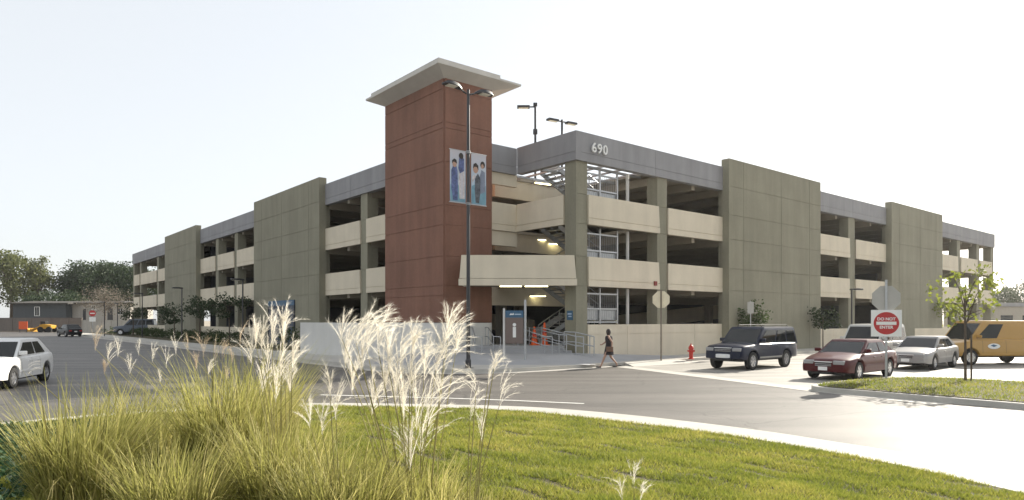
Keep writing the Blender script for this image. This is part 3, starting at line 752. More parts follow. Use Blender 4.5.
        # mirrors
        p = P_(0.93,0.16,side); q = MB(); q.box(p.x-0.02,p.x+0.09,min(p.y,p.y+0.23*side),max(p.y,p.y+0.23*side),p.z-0.01,p.z+0.13); q.build('side_mirror', m, T_, bevel=0.03)
        # lights
        zf = lerp(deck,hl-0.03); y1 = wid(hl)-0.05
        q = MB(); q.box(hl-0.16,hl+0.012,min(side*(y1-0.36),side*(y1+0.015)),max(side*(y1-0.36),side*(y1+0.015)),hlz-0.07,hlz+0.075); q.build('headlight', M['headlight'], T_, bevel=0.03)
        q = MB(); q.box(hl-0.30,hl-0.165,min(side*(y1-0.1),side*(y1+0.055)),max(side*(y1-0.1),side*(y1+0.055)),hlz-0.06,hlz+0.055); q.build('turn_signal', M['amber'], T_, bevel=0.02)
        y2 = wid(hl)-0.05; q = MB(); zt_ = lerp(deck,-hl+0.03)-0.22
        q.box(-hl-0.012,-hl+0.2,min(side*(y2-0.28),side*(y2+0.02)),max(side*(y2-0.28),side*(y2+0.02)),zt_-0.09,zt_+0.09); q.build('tail_light', M['taillight'], T_, bevel=0.02)
    # grille, bumpers, plates
    gw = wid(hl)-0.47
    q = MB().box(hl-0.1,hl+0.006,-gw,gw,grz-0.09,grz+0.08); g_ = q.build('grille', M['blackplastic'], T_, bevel=0.02)
    if chrome:
        q = MB().box(hl-0.05,hl+0.02,-gw-0.02,gw+0.02,grz+0.075,grz+0.105); q.build('grille_bar', M['chrome'], g_)
        for k in range(2): MB().box(hl-0.05,hl+0.012,-gw,gw,grz-0.045+k*0.055,grz-0.035+k*0.055).build('grille_bar', M['chrome'], g_)
    q = MB(); bm_ = bumpers or m
    yb = wid(hl)-0.01
    arc = [(hl-0.30,-yb-0.05),(hl-0.12,-yb+0.02),(hl-0.02,-yb*0.62),(hl+0.035,0),(hl-0.02,yb*0.62),(hl-0.12,yb-0.02),(hl-0.30,yb+0.05)]
    q.prism(arc, sill+0.07, sill+0.24); q.build('front_bumper', bm_, T_, bevel=0.02)
    q = MB(); q.prism([(-x,y) for x,y in arc][::-1], sill+0.09, sill+0.27); q.build('rear_bumper', bm_, T_, bevel=0.02)
    MB().box(hl-0.3,hl-0.045,-gw*0.9,gw*0.9,sill-0.03,sill+0.06).build('air_intake', M['blackplastic'], T_)
    if plate_front: MB().box(hl+0.03,hl+0.042,-0.16,0.16,sill+0.09,sill+0.22).build('license_plate', M['white'], T_)
    MB().box(-hl-0.052,-hl-0.04,-0.16,0.16,sill+0.30,sill+0.45).build('license_plate', M['white'], T_)
    # wheels
    for i,(x,side) in enumerate(((xf,1),(xf,-1),(xr,1),(xr,-1))):
        wv = empty_part('wheel', T_, (x, side*(hw-0.02), wr), (PI/2*-side,0,0))
        tr = MB().lathe([(wr*0.62,-0.21),(wr*0.97,-0.215),(wr,-0.19),(wr,-0.03),(wr*0.97,-0.005),(wr*0.66,0.0),(wr*0.64,-0.03),(wr*0.62,-0.21)],24); o = tr.build('tyre', M['tyre'], wv, smooth=35)
        q = MB(); q.lathe([(0.03,-0.06),(wr*0.62,-0.06),(wr*0.66,-0.012),(wr*0.60,-0.012),(wr*0.57,-0.045),(0.05,-0.045)],20)
        for k in range(6):
            a = 2*PI*k/6; c, s_ = math.cos(a), math.sin(a); px_, py_ = -s_*0.035, c*0.035
            q.prism([(c*0.04+px_,s_*0.04+py_),(c*wr*0.6+px_*1.3,s_*wr*0.6+py_*1.3),(c*wr*0.6-px_*1.3,s_*wr*0.6-py_*1.3),(c*0.04-px_,s_*0.04-py_)],-0.04,-0.018)
        q.lathe([(0.06,-0.04),(0.06,-0.012),(0.03,-0.008)],12)
        q.build('rim', M['rim'], wv, smooth=30)
    return T_
def empty_part(name, parent, loc, rot):
    o = bpy.data.objects.new(name, None); COL.objects.link(o); o.parent = parent; o.location = loc; o.rotation_euler = rot; o.empty_display_size = 0.2; return o
def place(xf, yf, phi, L, foh, W, wb):
    """phi = direction front->rear (deg) in world; (xf,yf) = near-side front wheel ground point; near side is the car's left"""
    h = Vector((math.cos(math.radians(phi)), math.sin(math.radians(phi)))); pr = Vector((-h.y, h.x))
    c = Vector((xf,yf))+h*(L/2-foh)+pr*(W/2-0.1)
    return (c.x, c.y, 0.005), math.radians(phi)+PI
sedan_w = ((0.17,0.45,0.19,0.46),(0.49,0.955,0.50,0.90))
suv_w = ((0.03,0.27,0.06,0.28),(0.31,0.56,0.315,0.56),(0.60,0.955,0.60,0.90))
loc, fa = place(10.3,29.2,42,4.9,0.85,1.83,2.85)
suv = car('suv','dark navy blue four door suv with chrome bumper beside the red hydrant','suv',loc,fa,paint('suv_paint',(0.012,0.016,0.035)),L=4.9,W=1.83,
    deck=[(-2.45,1.02),(-2.3,1.08),(-1.0,1.10),(1.0,1.10),(1.25,1.07),(2.2,1.0),(2.45,0.92)],sill=0.42,wb=2.85,wr=0.37,foh=0.85,gh=(1.22,0.48,-2.18,-2.42,1.76),
    windows=suv_w,boxy=0.8,two_tone=mat('suv_trim',(0.30,0.29,0.27),0.4,0.3,var=0),bumpers=M['chrome'],hlz=0.84,grz=0.82)
suv.scale = (1.05,1.05,1.05)
for s_ in (0.55,-0.55): MB().tube([(0.3,s_,1.77),(0.2,s_,1.83),(-1.9,s_,1.83),(-2.05,s_,1.76)],0.018,6).build('roof_rack', M['blackplastic'], suv)
loc, fa = place(12.3,24.2,41,4.75,0.95,1.8,2.75)
car('sedan','dark red sedan with its nose by the tip of the grass island','sedan',loc,fa,mat('red_paint',(0.062,0.002,0.004),0.45,var=0.03,spec=0.15,coat=0.35),L=4.75,W=1.8,
    deck=[(-2.37,0.86),(-2.2,0.95),(-1.5,0.98),(-0.6,0.95),(1.0,0.94),(1.6,0.85),(2.15,0.75),(2.37,0.66)],sill=0.27,wb=2.75,wr=0.33,foh=0.95,gh=(1.10,0.22,-1.15,-1.85,1.42),windows=sedan_w,hlz=0.64,grz=0.57)
loc, fa = place(18.1,29.2,42,4.7,0.95,1.78,2.7)
car('sedan','silver grey sedan waiting between the dark red car and the yellow van','sedan',loc,fa,paint('silver_paint',(0.30,0.29,0.28),0.6),L=4.7,W=1.78,
    deck=[(-2.35,0.86),(-2.2,0.96),(-1.5,0.98),(-0.6,0.94),(1.0,0.93),(1.6,0.85),(2.15,0.74),(2.35,0.65)],sill=0.27,wb=2.7,wr=0.32,foh=0.95,gh=(1.10,0.22,-1.15,-1.85,1.42),windows=sedan_w,hlz=0.63,grz=0.56)
loc, fa = place(17.0,31.7,42,4.9,0.9,1.9,2.9)
car('suv','pale silver suv half hidden behind the dark red and silver sedans','suv',loc,fa,paint('pale_paint',(0.50,0.49,0.46),0.4),L=4.9,W=1.9,
    deck=[(-2.45,1.08),(-2.3,1.15),(1.0,1.15),(1.25,1.12),(2.2,1.04),(2.45,0.95)],sill=0.42,wb=2.9,wr=0.37,foh=0.9,gh=(1.22,0.5,-2.2,-2.42,1.95),windows=suv_w,boxy=0.8,hlz=0.84,grz=0.82,bumpers=mat('dark_bumper',(0.08,0.08,0.08),0.5))
loc, fa = place(21.75,32.3,6,5.6,0.85,2.0,3.5)
van = car('cargo_van','mustard yellow cargo van at the right edge of the picture','van',loc,fa,mat('van_paint',(0.42,0.235,0.045),0.35,var=0.03,coat=0.6),L=5.6,W=2.0,
    deck=[(-2.8,1.20),(-2.7,1.24),(1.7,1.24),(2.0,1.18),(2.65,1.05),(2.8,0.96)],sill=0.42,wb=3.5,wr=0.37,foh=0.85,gh=(1.95,1.25,-2.72,-2.78,2.12),
    windows=((0.72,0.95,0.72,0.90),),boxy=1.0,hlz=0.82,grz=0.80,bumpers=mat('van_bumper',(0.12,0.12,0.12),0.5))
q = MB()
ell = [(1.05+0.32*math.cos(2*PI*k/20), 1.006, 0.98+0.13*math.sin(2*PI*k/20)) for k in range(20)]
emb = MB().extr([(x-0.25,y,z-0.08) for x,y,z in ell],(0,0.006,0)).build('door_emblem', M['white'], van)
MB().extr([(0.62,1.013,0.92),(0.82,1.013,0.99),(0.98,1.013,0.93),(0.82,1.013,0.86)],(0,0.004,0)).build('emblem_mark', M['blue'], emb)
# white car entering at the left edge: heading (0.3,-0.95), its left side faces right
hd = math.atan2(-0.96,0.27); fw = Vector((-15.75,21.4)); h_ = Vector((math.cos(hd),math.sin(hd))); lf = Vector((-h_.y,h_.x))
cc = fw - h_*(4.5/2-0.9) - lf*(0.78)
car('sedan','white sedan cut by the left edge of the picture','sedan',(cc.x,cc.y,0.005),hd,paint('white_paint_car',(0.70,0.70,0.69),0.0),L=4.5,W=1.75,
    deck=[(-2.25,0.92),(-2.1,1.0),(-1.5,1.02),(-0.6,0.98),(1.0,0.96),(1.6,0.90),(2.1,0.80),(2.25,0.70)],sill=0.28,wb=2.65,wr=0.32,foh=0.9,gh=(1.05,0.3,-1.2,-1.85,1.53),windows=sedan_w,hlz=0.66,grz=0.58)
car('sedan','small black car seen from behind far along the left street','sedan',(-57.6,88.5,0.005),math.radians(140),paint('black_paint',(0.012,0.012,0.014)),L=4.6,W=1.8,
    deck=[(-2.3,0.98),(-2.1,1.05),(-0.6,1.0),(1.0,0.98),(2.1,0.82),(2.3,0.72)],sill=0.30,wb=2.7,wr=0.34,foh=0.9,gh=(1.05,0.3,-1.2,-1.9,1.58),windows=sedan_w,hlz=0.68,grz=0.60)
pq = ab(-7.2,72.0)
car('suv','grey suv parked beyond the dark shrubs at the far end of the left facade','suv',(pq.x-2.2,pq.y+6,0.15),math.radians(195),paint('grey_blue_paint',(0.12,0.14,0.17),0.3),L=5.0,W=1.95,
    deck=[(-2.5,1.3),(1.0,1.3),(1.3,1.25),(2.3,1.12),(2.5,1.0)],sill=0.42,wb=3.0,wr=0.38,foh=0.9,gh=(1.25,0.5,-2.3,-2.45,2.15),windows=suv_w,boxy=1.0,hlz=0.9,grz=0.88)
for k, a_ in enumerate((9.6,)):
    q_ = ab(a_, 8.5)
    car('pickup_truck','pale pickup truck parked inside the garage behind the front wall','truck',(q_.x,q_.y,0.35),TH+PI,paint('pickup_paint',(0.45,0.45,0.44),0.3),L=5.2,W=1.9,
        deck=[(-2.6,1.1),(-0.4,1.12),(1.2,1.15),(2.3,1.05),(2.6,0.98)],sill=0.45,wb=3.2,wr=0.38,foh=0.9,gh=(1.2,0.6,-0.35,-0.5,1.85),windows=((0.06,0.48,0.1,0.46),(0.54,0.93,0.54,0.88)),boxy=0.8,hlz=0.86,grz=0.84)

# ------------------------------------------------------------------ lamps
LP = empty('street_lamp','tall black twin head street lamp carrying two photo banners','street lamp',(-1.82,28.3,0.13),0)
MB().lathe([(0.24,0),(0.24,0.03),(0.12,0.05),(0.12,0.35),(0.085,0.4)],16).build('base', M['darkmetal'], LP, smooth=30)
MB().tube([(0,0,0.3),(0,0,5),(0,0,11.6)],[0.085,0.075,0.06],12).build('pole', M['darkmetal'], LP, smooth=40)
d3 = Vector((DR.x,DR.y,0))
def lamp_head(parent, sgn, s=1.0, z=11.42):
    n3 = Vector((-d3.y,d3.x,0))
    p = [d3*sgn*0.1+Vector((0,0,z)), d3*sgn*0.42*s+Vector((0,0,z+0.13)), d3*sgn*0.62*s+Vector((0,0,z+0.20))]
    h = MB().tube(p, 0.035, 8).build('arm', M['darkmetal'], parent)
    mb = MB(); q = []
    for u, w, zz, t in ((0.38,0.10,0.13,0.05),(0.55,0.17,0.20,0.09),(0.85,0.21,0.24,0.10),(1.12,0.19,0.22,0.08),(1.25,0.12,0.185,0.04)):
        c = d3*sgn*u*s+Vector((0,0,z+zz)); q.append((c-n3*w-Vector((0,0,t/2)), c+n3*w-Vector((0,0,t/2)), c+n3*w*0.75+Vector((0,0,t)), c-n3*w*0.75+Vector((0,0,t))))
    vs = [v for r in q for v in r]; fs = [(i*4+j,i*4+(j+1)%4,(i+1)*4+(j+1)%4,(i+1)*4+j) for i in range(4) for j in range(4)]+[(0,1,2,3),(16,17,18,19)]
    o = mb.add(vs, fs).build('lamp_head', M['darkmetal'], parent, smooth=35)
    c = d3*sgn*0.85*s+Vector((0,0,z+0.17)); mb = MB()
    mb.extr([c-n3*0.14-d3*0.22, c+n3*0.14-d3*0.22, c+n3*0.14+d3*0.22, c-n3*0.14+d3*0.22], (0,0,-0.03)); mb.build('lens', M['lens'], o)
lamp_head(LP,1); lamp_head(LP,-1)
bz = (6.85, 9.0)
def banner(sgn, lab):
    B = empty('banner', lab, 'banner', (-1.82,28.3,0.13))
    w0, w1 = 0.15, 0.92
    for z in bz:
        MB().tube([d3*sgn*0.05+Vector((0,0,z)), d3*sgn*(w1+0.03)+Vector((0,0,z))],0.022,8).build('bracket', M['steel'], B)
        MB().lathe([(0.095,z-0.06),(0.095,z+0.06)],12).build('clamp', M['steel'], B)
    n3 = Vector((d3.y,-d3.x,0))
    def fig(nm, pts, m, off):
        mb = MB(); mb.extr([d3*sgn*(w0+(w1-w0)*u)+Vector((0,0,bz[0]+(bz[1]-bz[0])*v))+n3*off for u,v in pts], n3*0.002); return mb.build(nm, m, cl)
    cl = MB().extr([d3*sgn*w0+Vector((0,0,bz[0])), d3*sgn*w1+Vector((0,0,bz[0])), d3*sgn*w1+Vector((0,0,bz[1])), d3*sgn*w0+Vector((0,0,bz[1]))], n3*0.012).build('cloth', banmat, B)
    return B, fig
m, nt_, b_ = newmat('banner_cloth'); banmat = m
tc = nt_.nodes.new('ShaderNodeTexCoord'); sx = nt_.nodes.new('ShaderNodeSeparateXYZ'); nt_.links.new(tc.outputs['Generated'], sx.inputs[0])
cr = nt_.nodes.new('ShaderNodeValToRGB'); cr.color_ramp.elements[0].color = (0.26,0.30,0.38,1); cr.color_ramp.elements[1].color = (0.50,0.48,0.52,1)
e = cr.color_ramp.elements.new(0.18); e.color = (0.25,0.42,0.55,1); e = cr.color_ramp.elements.new(0.42); e.color = (0.42,0.52,0.62,1)
nz = nt_.nodes.new('ShaderNodeTexNoise'); nz.inputs['Scale'].default_value = 7
ma = nt_.nodes.new('ShaderNodeMath'); ma.operation = 'MULTIPLY_ADD'; ma.inputs[1].default_value = 0.35; nt_.links.new(nz.outputs['Fac'], ma.inputs[0]); nt_.links.new(tc.outputs['Generated'], nz.inputs['Vector'])
mi_ = nt_.nodes.new('ShaderNodeMath'); mi_.operation = 'SUBTRACT'; mi_.inputs[1].default_value = 0.17; nt_.links.new(sx.outputs['Z'], mi_.inputs[0]); nt_.links.new(mi_.outputs[0], ma.inputs[2])
nt_.links.new(ma.outputs[0], cr.inputs['Fac']); nt_.links.new(cr.outputs['Color'], b_.inputs['Base Color']); b_.inputs['Roughness'].default_value = 0.7
skin = mat('skin', (0.42,0.26,0.19), 0.6, var=0.03); hairm = mat('hair', (0.03,0.022,0.02), 0.6, var=0)
clothb = mat('cloth_blue', (0.10,0.13,0.27), 0.8, var=0.45, scale=5, fine=0.3, fscale=14); clothw = mat('cloth_white', (0.52,0.49,0.50), 0.8, var=0.25, scale=5, fine=0.2, fscale=14); clothd = mat('cloth_dark', (0.09,0.10,0.12), 0.8, var=0.5, scale=5, fine=0.3, fscale=14)
def oval(cx, cy, rx, ry, n=14): return [(cx+rx*math.cos(2*PI*k/n), cy+ry*math.sin(2*PI*k/n)) for k in range(n)]
cy = mat('print_grey',(0.20,0.23,0.30),0.8,var=0.2,scale=6); cz = mat('print_pale',(0.50,0.50,0.55),0.8,var=0.15,scale=6); cp = mat('print_teal',(0.16,0.30,0.38),0.8,var=0.2,scale=5)
B1, fg = banner(-1, 'left photo banner with a figure in a long white garment, hung on the lamp post')
fg('printed_backdrop', [(0.03,0.02),(0.97,0.02),(0.97,0.33),(0.6,0.36),(0.3,0.30),(0.03,0.34)], cp, 0.0145)
fg('printed_figure', [(0.52,0.04),(0.50,0.34),(0.52,0.60),(0.60,0.70),(0.80,0.70),(0.93,0.60),(0.93,0.3),(0.82,0.04)], clothb, 0.0165)
fg('printed_figure', oval(0.72,0.735,0.14,0.07), skin, 0.019); fg('printed_figure', [(0.56,0.74),(0.60,0.81),(0.74,0.83),(0.88,0.79),(0.88,0.73),(0.78,0.77),(0.62,0.75)], hairm, 0.0215)
fg('printed_figure', [(0.06,0.08),(0.06,0.45),(0.10,0.72),(0.26,0.80),(0.42,0.72),(0.46,0.40),(0.40,0.08)], clothw, 0.0185)
fg('printed_figure', [(0.20,0.10),(0.19,0.70),(0.27,0.71),(0.30,0.35),(0.29,0.10)], cz, 0.021)
fg('printed_figure', [(0.10,0.62),(0.10,0.84),(0.22,0.90),(0.42,0.86),(0.48,0.66),(0.38,0.56)], clothb, 0.0225); fg('printed_figure', oval(0.30,0.90,0.15,0.06), hairm, 0.0245)
B2, fg = banner(1, 'right photo banner with a crouching dark haired figure, hung on the lamp post')
fg('printed_backdrop', [(0.03,0.02),(0.97,0.02),(0.97,0.40),(0.7,0.36),(0.4,0.42),(0.03,0.36)], cp, 0.0145)
fg('printed_figure', [(0.28,0.04),(0.22,0.30),(0.24,0.52),(0.44,0.62),(0.62,0.52),(0.60,0.25),(0.52,0.04)], clothd, 0.0165)
fg('printed_figure', oval(0.28,0.69,0.17,0.075), skin, 0.019); fg('printed_figure', [(0.10,0.70),(0.14,0.79),(0.30,0.82),(0.46,0.77),(0.47,0.68),(0.36,0.74),(0.2,0.74)], hairm, 0.0215)
fg('printed_figure', [(0.60,0.22),(0.56,0.56),(0.68,0.70),(0.92,0.66),(0.95,0.28)], cy, 0.0165); fg('printed_figure', oval(0.76,0.80,0.16,0.07), hairm, 0.019); fg('printed_figure', oval(0.74,0.77,0.09,0.045), skin, 0.0215)
fg('printed_figure', [(0.05,0.42),(0.26,0.52),(0.30,0.60),(0.06,0.55)], clothw, 0.0225)
def small_lamp(loc, h, rz, lab, group):
    L_ = empty('street_lamp', lab, 'street lamp', loc, rz, group)
    MB().lathe([(0.16,0),(0.16,0.03),(0.06,0.05)],12).build('base', M['darkmetal'], L_)
    MB().tube([(0,0,0),(0,0,h)],[0.06,0.05],10).build('pole', M['darkmetal'], L_, smooth=40)
    hd_ = MB(); hd_.extr([(-0.08,-0.14,h),(-0.08,0.14,h),(0.35,0.2,h+0.05),(0.85,0.16,h+0.02),(0.85,-0.16,h+0.02),(0.35,-0.2,h+0.05)],(0,0,0.11)); o = hd_.build('lamp_head', M['darkmetal'], L_, bevel=0.03)
    MB().box(0.25,0.75,-0.12,0.12,h-0.004,h+0.012).build('lens', M['lens'], o)
    return L_
for (a,b,h,dz,lab) in ((-7.3,27.8,4.95,PI,'dark shoebox lamp post before the big green panel of the left facade'),(-7.3,45.2,4.95,PI,'dark lamp post in the planting before the second green panel'),(-7.3,62.5,4.95,PI,'farthest dark lamp post by the left facade, behind the small tree')):
    p = ab(a,b,KH); small_lamp(p, h, TH+PI, lab, 'lamp posts along the left facade')
p = ab(26.1,-1.9,KH); small_lamp(p, 4.15, 0.2, 'dark lamp post standing before the two bay opening between the grey panels', 'lamp posts along the right facade')
p = ab(50.5,-1.9,KH); small_lamp(p, 3.9, 0.2, 'lamp post before the far end bays behind the young tree', 'lamp posts along the right facade')
# thin poles far left
for px_, Y_, h_, lab in ((104.5,84,5.2,'thin dark pole standing left of the pair on the far sidewalk'),(117.5,92,5.2,'thin dark pole standing right of the pair on the far sidewalk')):
    small_lamp(((px_-512)/680*Y_,Y_,0.0), h_-0.9, 2.4, lab, 'thin poles far left')
def roof_lamp(px_, Y_, zt, lab, arms, zl=0.0, face=0.0):
    L_ = empty('roof_lamp', lab, 'roof lamp', ((px_-512)/680*Y_, Y_, 10.55), face)
    h = zt-10.55
    MB().tube([(0,0,0),(0,0,h)],0.075,10).build('pole', M['darkmetal'], L_, smooth=40)
    for s_ in arms:
        MB().box(min(0,s_*0.35),max(0,s_*0.35),-0.035,0.035,h-0.16,h-0.09).build('arm', M['darkmetal'], L_)
        o = MB().box(min(s_*0.35,s_*1.15),max(s_*0.35,s_*1.15),-0.2,0.2,h-0.20,h-0.06).build('lamp_head', M['darkmetal'], L_, bevel=0.03)
        MB().box(min(s_*0.45,s_*1.05),max(s_*0.45,s_*1.05),-0.14,0.14,h-0.215,h-0.202).build('lens', M['lens'], o)
    if zl: MB().box(-0.14,0.14,-0.14,0.14,zl-10.55,zl-10.25).build('sensor_box', M['darkmetal'], L_, bevel=0.03); MB().box(-0.13,0.13,-0.13,0.13,h-0.08,h+0.12).build('camera', M['darkmetal'], L_, bevel=0.03)
roof_lamp(535.3,43,15.75,'single arm roof lamp nearest the brick red tower, with a camera on top',(-1,),13.9)
roof_lamp(562,45,15.4,'twin arm roof lamp behind the parapet corner left of the number 690',(-1,1),0,0.55)

# ------------------------------------------------------------------ signs
def octa(r): return [(r*math.cos(PI/8+k*PI/4), r*math.sin(PI/8+k*PI/4)) for k in range(8)]
S1 = empty('stop_sign','octagonal sign seen from its beige back on a post by the plaza wall','sign',(7.42,33.85,0.12),-0.25)
MB().box(-0.035,0.035,-0.025,0.025,0,3.52).build('post', mat('post_brown',(0.16,0.13,0.10),0.6,var=0.1), S1)
MB().extr([(x,0.03,3.05+z) for x,z in octa(0.45)],(0,0.006,0)).build('sign_plate', mat('sign_back_beige',(0.74,0.66,0.48),0.6), S1)
MB().extr([(x,0.037,3.05+z) for x,z in octa(0.44)],(0,0.002,0)).build('sign_face', M['signred'], S1)
S2 = empty('road_sign','white square do not enter sign with a grey octagon above it, on the grass island','sign',(12.66,23.0,0.16),-0.42)
MB().box(-0.035,0.035,0.002,0.05,0,3.35).build('post', M['steel'], S2)
MB().extr([(x,0.052,2.72+z) for x,z in octa(0.46)],(0,0.006,0)).build('octagon_plate', M['signback'], S2)
MB().box(-0.46,0.46,-0.008,0.0,1.43,2.33).build('square_plate', M['white'], S2, bevel=0.002)
dsk = MB(); dsk.extr([(0.38*math.cos(2*PI*k/40), -0.011, 1.88+0.38*math.sin(2*PI*k/40)) for k in range(40)],(0,0.002,0)); dk = dsk.build('red_disc', M['signred'], S2)
MB().box(-0.30,0.30,-0.016,-0.013,1.825,1.935).build('white_bar', M['white'], dk)
text('sign_text','DO NOT',0.135,0.002,M['white'],dk,(0,-0.015,2.02),(PI/2,0,0),bold=0.004)
text('sign_text','ENTER',0.135,0.002,M['white'],dk,(0,-0.015,1.74),(PI/2,0,0),bold=0.004)
IS = empty('info_sign','brown information board with a white letter i and blue header between two posts','sign',(0.08,31.5,0.14),0.0)
MB().tube([(-0.45,0,0),(-0.45,0,2.55)],0.055,10).lathe([(0.14,0),(0.14,0.06)],12,(-0.45,0)).build('post', M['white_wall'], IS, smooth=40)
MB().tube([(0.53,0,0),(0.53,0,2.95)],0.06,10).lathe([(0.16,0),(0.16,0.08)],12,(0.53,0)).build('post', M['steel'], IS, smooth=40)
bd = MB().box(-0.39,0.45,-0.03,0.03,0.92,2.12).build('board', M['brown'], IS)
hd_ = MB().box(-0.39,0.45,-0.034,0.034,2.122,2.45).build('header', M['blue'], IS)
text('sign_letter','i',0.95,0.003,M['white'],bd,(0.03,-0.036,1.52),(PI/2,0,0),bold=0.03)
MB().extr([(-0.20,-0.038,2.24),(-0.13,-0.038,2.33),(-0.08,-0.038,2.28),(-0.02,-0.038,2.34),(0.02,-0.038,2.25)],(0,0.003,0)).build('header_mark', M['white'], hd_)
MB().box(0.04,0.34,-0.038,-0.035,2.25,2.30).build('header_mark', mat('pale_blue',(0.4,0.5,0.6),var=0), hd_)
SS = empty('road_sign','small white sign on a thin post behind the navy suv','sign',(13.4,38.2,0.12),-0.2)
MB().tube([(0,0,0),(0,0,3.1)],0.025,8).build('post', M['steel'], SS); MB().box(-0.17,0.17,-0.03,-0.026,2.4,3.05).build('sign_plate', M['signback'], SS)
FS = empty('road_sign','small round red sign on a white plate far down the left street','sign',(-66.0,107,0),0.3)
MB().tube([(0,0,0),(0,0,4.0)],0.05,8).build('post', M['steel'], FS); MB().box(-0.45,0.45,-0.07,-0.06,1.9,2.6).build('sub_plate', M['white'], FS)
MB().extr([(0.48*math.cos(2*PI*k/24), -0.08, 3.2+0.48*math.sin(2*PI*k/24)) for k in range(24)],(0,0.01,0)).build('red_disc', M['signred'], FS); MB().box(-0.33,0.33,-0.09,-0.082,3.12,3.28).build('white_bar', M['white'], FS)

# hydrant
HY = empty('fire_hydrant','red fire hydrant on the sidewalk against the plaza wall','hydrant',(9.15,34.75,KH))
MB().lathe([(0.15,0),(0.15,0.04),(0.10,0.06),(0.10,0.5),(0.135,0.52),(0.135,0.57),(0.12,0.62),(0.08,0.70),(0.03,0.74),(0.03,0.80)],16).build('barrel', M['hydrant'], HY, smooth=40)
for s_ in (1,-1): MB().tube([(s_*0.09,0,0.42),(s_*0.18,0,0.42)],0.05,10).build('side_cap', M['hydrant'], HY)
MB().tube([(0,-0.09,0.36),(0,-0.2,0.36)],0.065,10).build('front_cap', M['hydrant'], HY)
# traffic cones at the top of the steps
def cone(loc, lab, h):
    K = empty('traffic_cone', lab, 'traffic cone', loc, 0.3, 'orange cones at the lobby')
    MB().box(-0.22,0.22,-0.22,0.22,0,0.04).build('base', M['orange'], K, bevel=0.01)
    MB().lathe([(0.18,0.04),(0.10,h*0.6),(0.045,h)],16).build('cone', M['orange'], K, smooth=60)
    MB().lathe([(0.117,h*0.52),(0.095,h*0.66)],16).build('band', M['signred'], K, smooth=60)
cone((1.15,34.9,0.86),'shorter left orange cone at the top of the entrance steps',0.95)
cone((1.68,35.1,0.86),'taller right orange cone at the top of the entrance steps',1.15)
# manhole cover
MB().lathe([(0.42,0.0),(0.42,0.012),(0.38,0.013)],24).build('manhole_cover', M['darkmetal'], None, smooth=30)
mh = bpy.data.objects['manhole_cover']; mh.location = (-1.2,24.6,0.002); tag(mh,'round dark manhole cover in the street before the lamp post','manhole cover')

# ------------------------------------------------------------------ person (walking left)
def skin_body(name, J, E, m, parent, root, lvl=2):
    me = bpy.data.meshes.new(name); me.from_pydata([j[:3] for j in J], E, []); me.materials.append(m)
    o = bpy.data.objects.new(name, me); COL.objects.link(o); o.parent = parent
    sk = o.modifiers.new('skin','SKIN')
    d = me.skin_vertices[0].data
    for i, j in enumerate(J):
        r = j[3] if isinstance(j[3], tuple) else (j[3], j[3]); d[i].radius = r; d[i].use_root = (i == root)
    sk.use_smooth_shade = True
    sb = o.modifiers.new('sub','SUBSURF'); sb.levels = lvl; sb.render_levels = lvl
    return o
PE = empty('person','person in a dark dress walking left at the kerb before the wall','person',(4.38,30.75,0.005),PI)   # local +x = walking direction
J = [(0,0,0.93,(0.13,0.10)),(0,0,1.08,(0.10,0.085)),(0.01,0,1.28,(0.14,0.10)),(0.02,0,1.42,(0.07,0.06)),(0.03,0,1.47,0.045),(0.05,0,1.55,(0.075,0.085)),(0.05,0,1.64,(0.07,0.08)),
     (0.02,0.17,1.38,0.05),(-0.12,0.22,1.14,0.04),(-0.10,0.22,0.94,0.03),(-0.02,0.20,0.86,0.032),
     (0.02,-0.17,1.38,0.05),(0.12,-0.22,1.14,0.04),(0.30,-0.19,1.02,0.03),(0.38,-0.17,1.03,0.032),
     (0.02,0.09,0.86,0.09),(0.20,0.10,0.50,0.062),(0.36,0.10,0.10,0.036),(0.40,0.10,0.045,0.036),(0.52,0.11,0.03,0.028),
     (-0.02,-0.09,0.86,0.09),(-0.10,-0.10,0.48,0.062),(-0.36,-0.10,0.18,0.038),(-0.39,-0.10,0.10,0.036),(-0.29,-0.11,0.035,0.028)]
E = [(0,1),(1,2),(2,3),(3,4),(4,5),(5,6),(3,7),(7,8),(8,9),(9,10),(3,11),(11,12),(12,13),(13,14),(0,15),(15,16),(16,17),(17,18),(18,19),(0,20),(20,21),(21,22),(22,23),(23,24)]
skin_body('body', J, E, skin, PE, 0)
dress = MB().lathe([(0.085,1.445),(0.165,1.40),(0.175,1.28),(0.135,1.08),(0.165,0.92),(0.20,0.75),(0.235,0.58),(0.225,0.575),(0.15,0.92)],20)
do = dress.build('dress', mat('dress_dark',(0.035,0.028,0.030),0.9,var=0.2), PE, smooth=60)
hr = MB().lathe([(0.02,1.745),(0.07,1.73),(0.10,1.67),(0.108,1.60),(0.095,1.52),(0.06,1.45)],14,(0.015,0)); hr.build('hair', hairm, PE, smooth=60)
for (x,y,z) in ((0.43,0.10,0.0),(-0.34,-0.10,0.02)): MB().box(x-0.07,x+0.17,y-0.045,y+0.045,z,z+0.055).build('shoe', M['blackplastic'], PE, bevel=0.02)
bagp = MB().box(-0.16,0.16,0.235,0.31,0.72,0.95); bg_ = bagp.build('shoulder_bag', mat('bag_brown',(0.16,0.09,0.06),0.7), None, bevel=0.03)
bg_.location = (4.38,30.75,0.005); bg_.rotation_euler = (0,0,PI); tag(bg_,'brown bag held at the side of the walking person','bag')

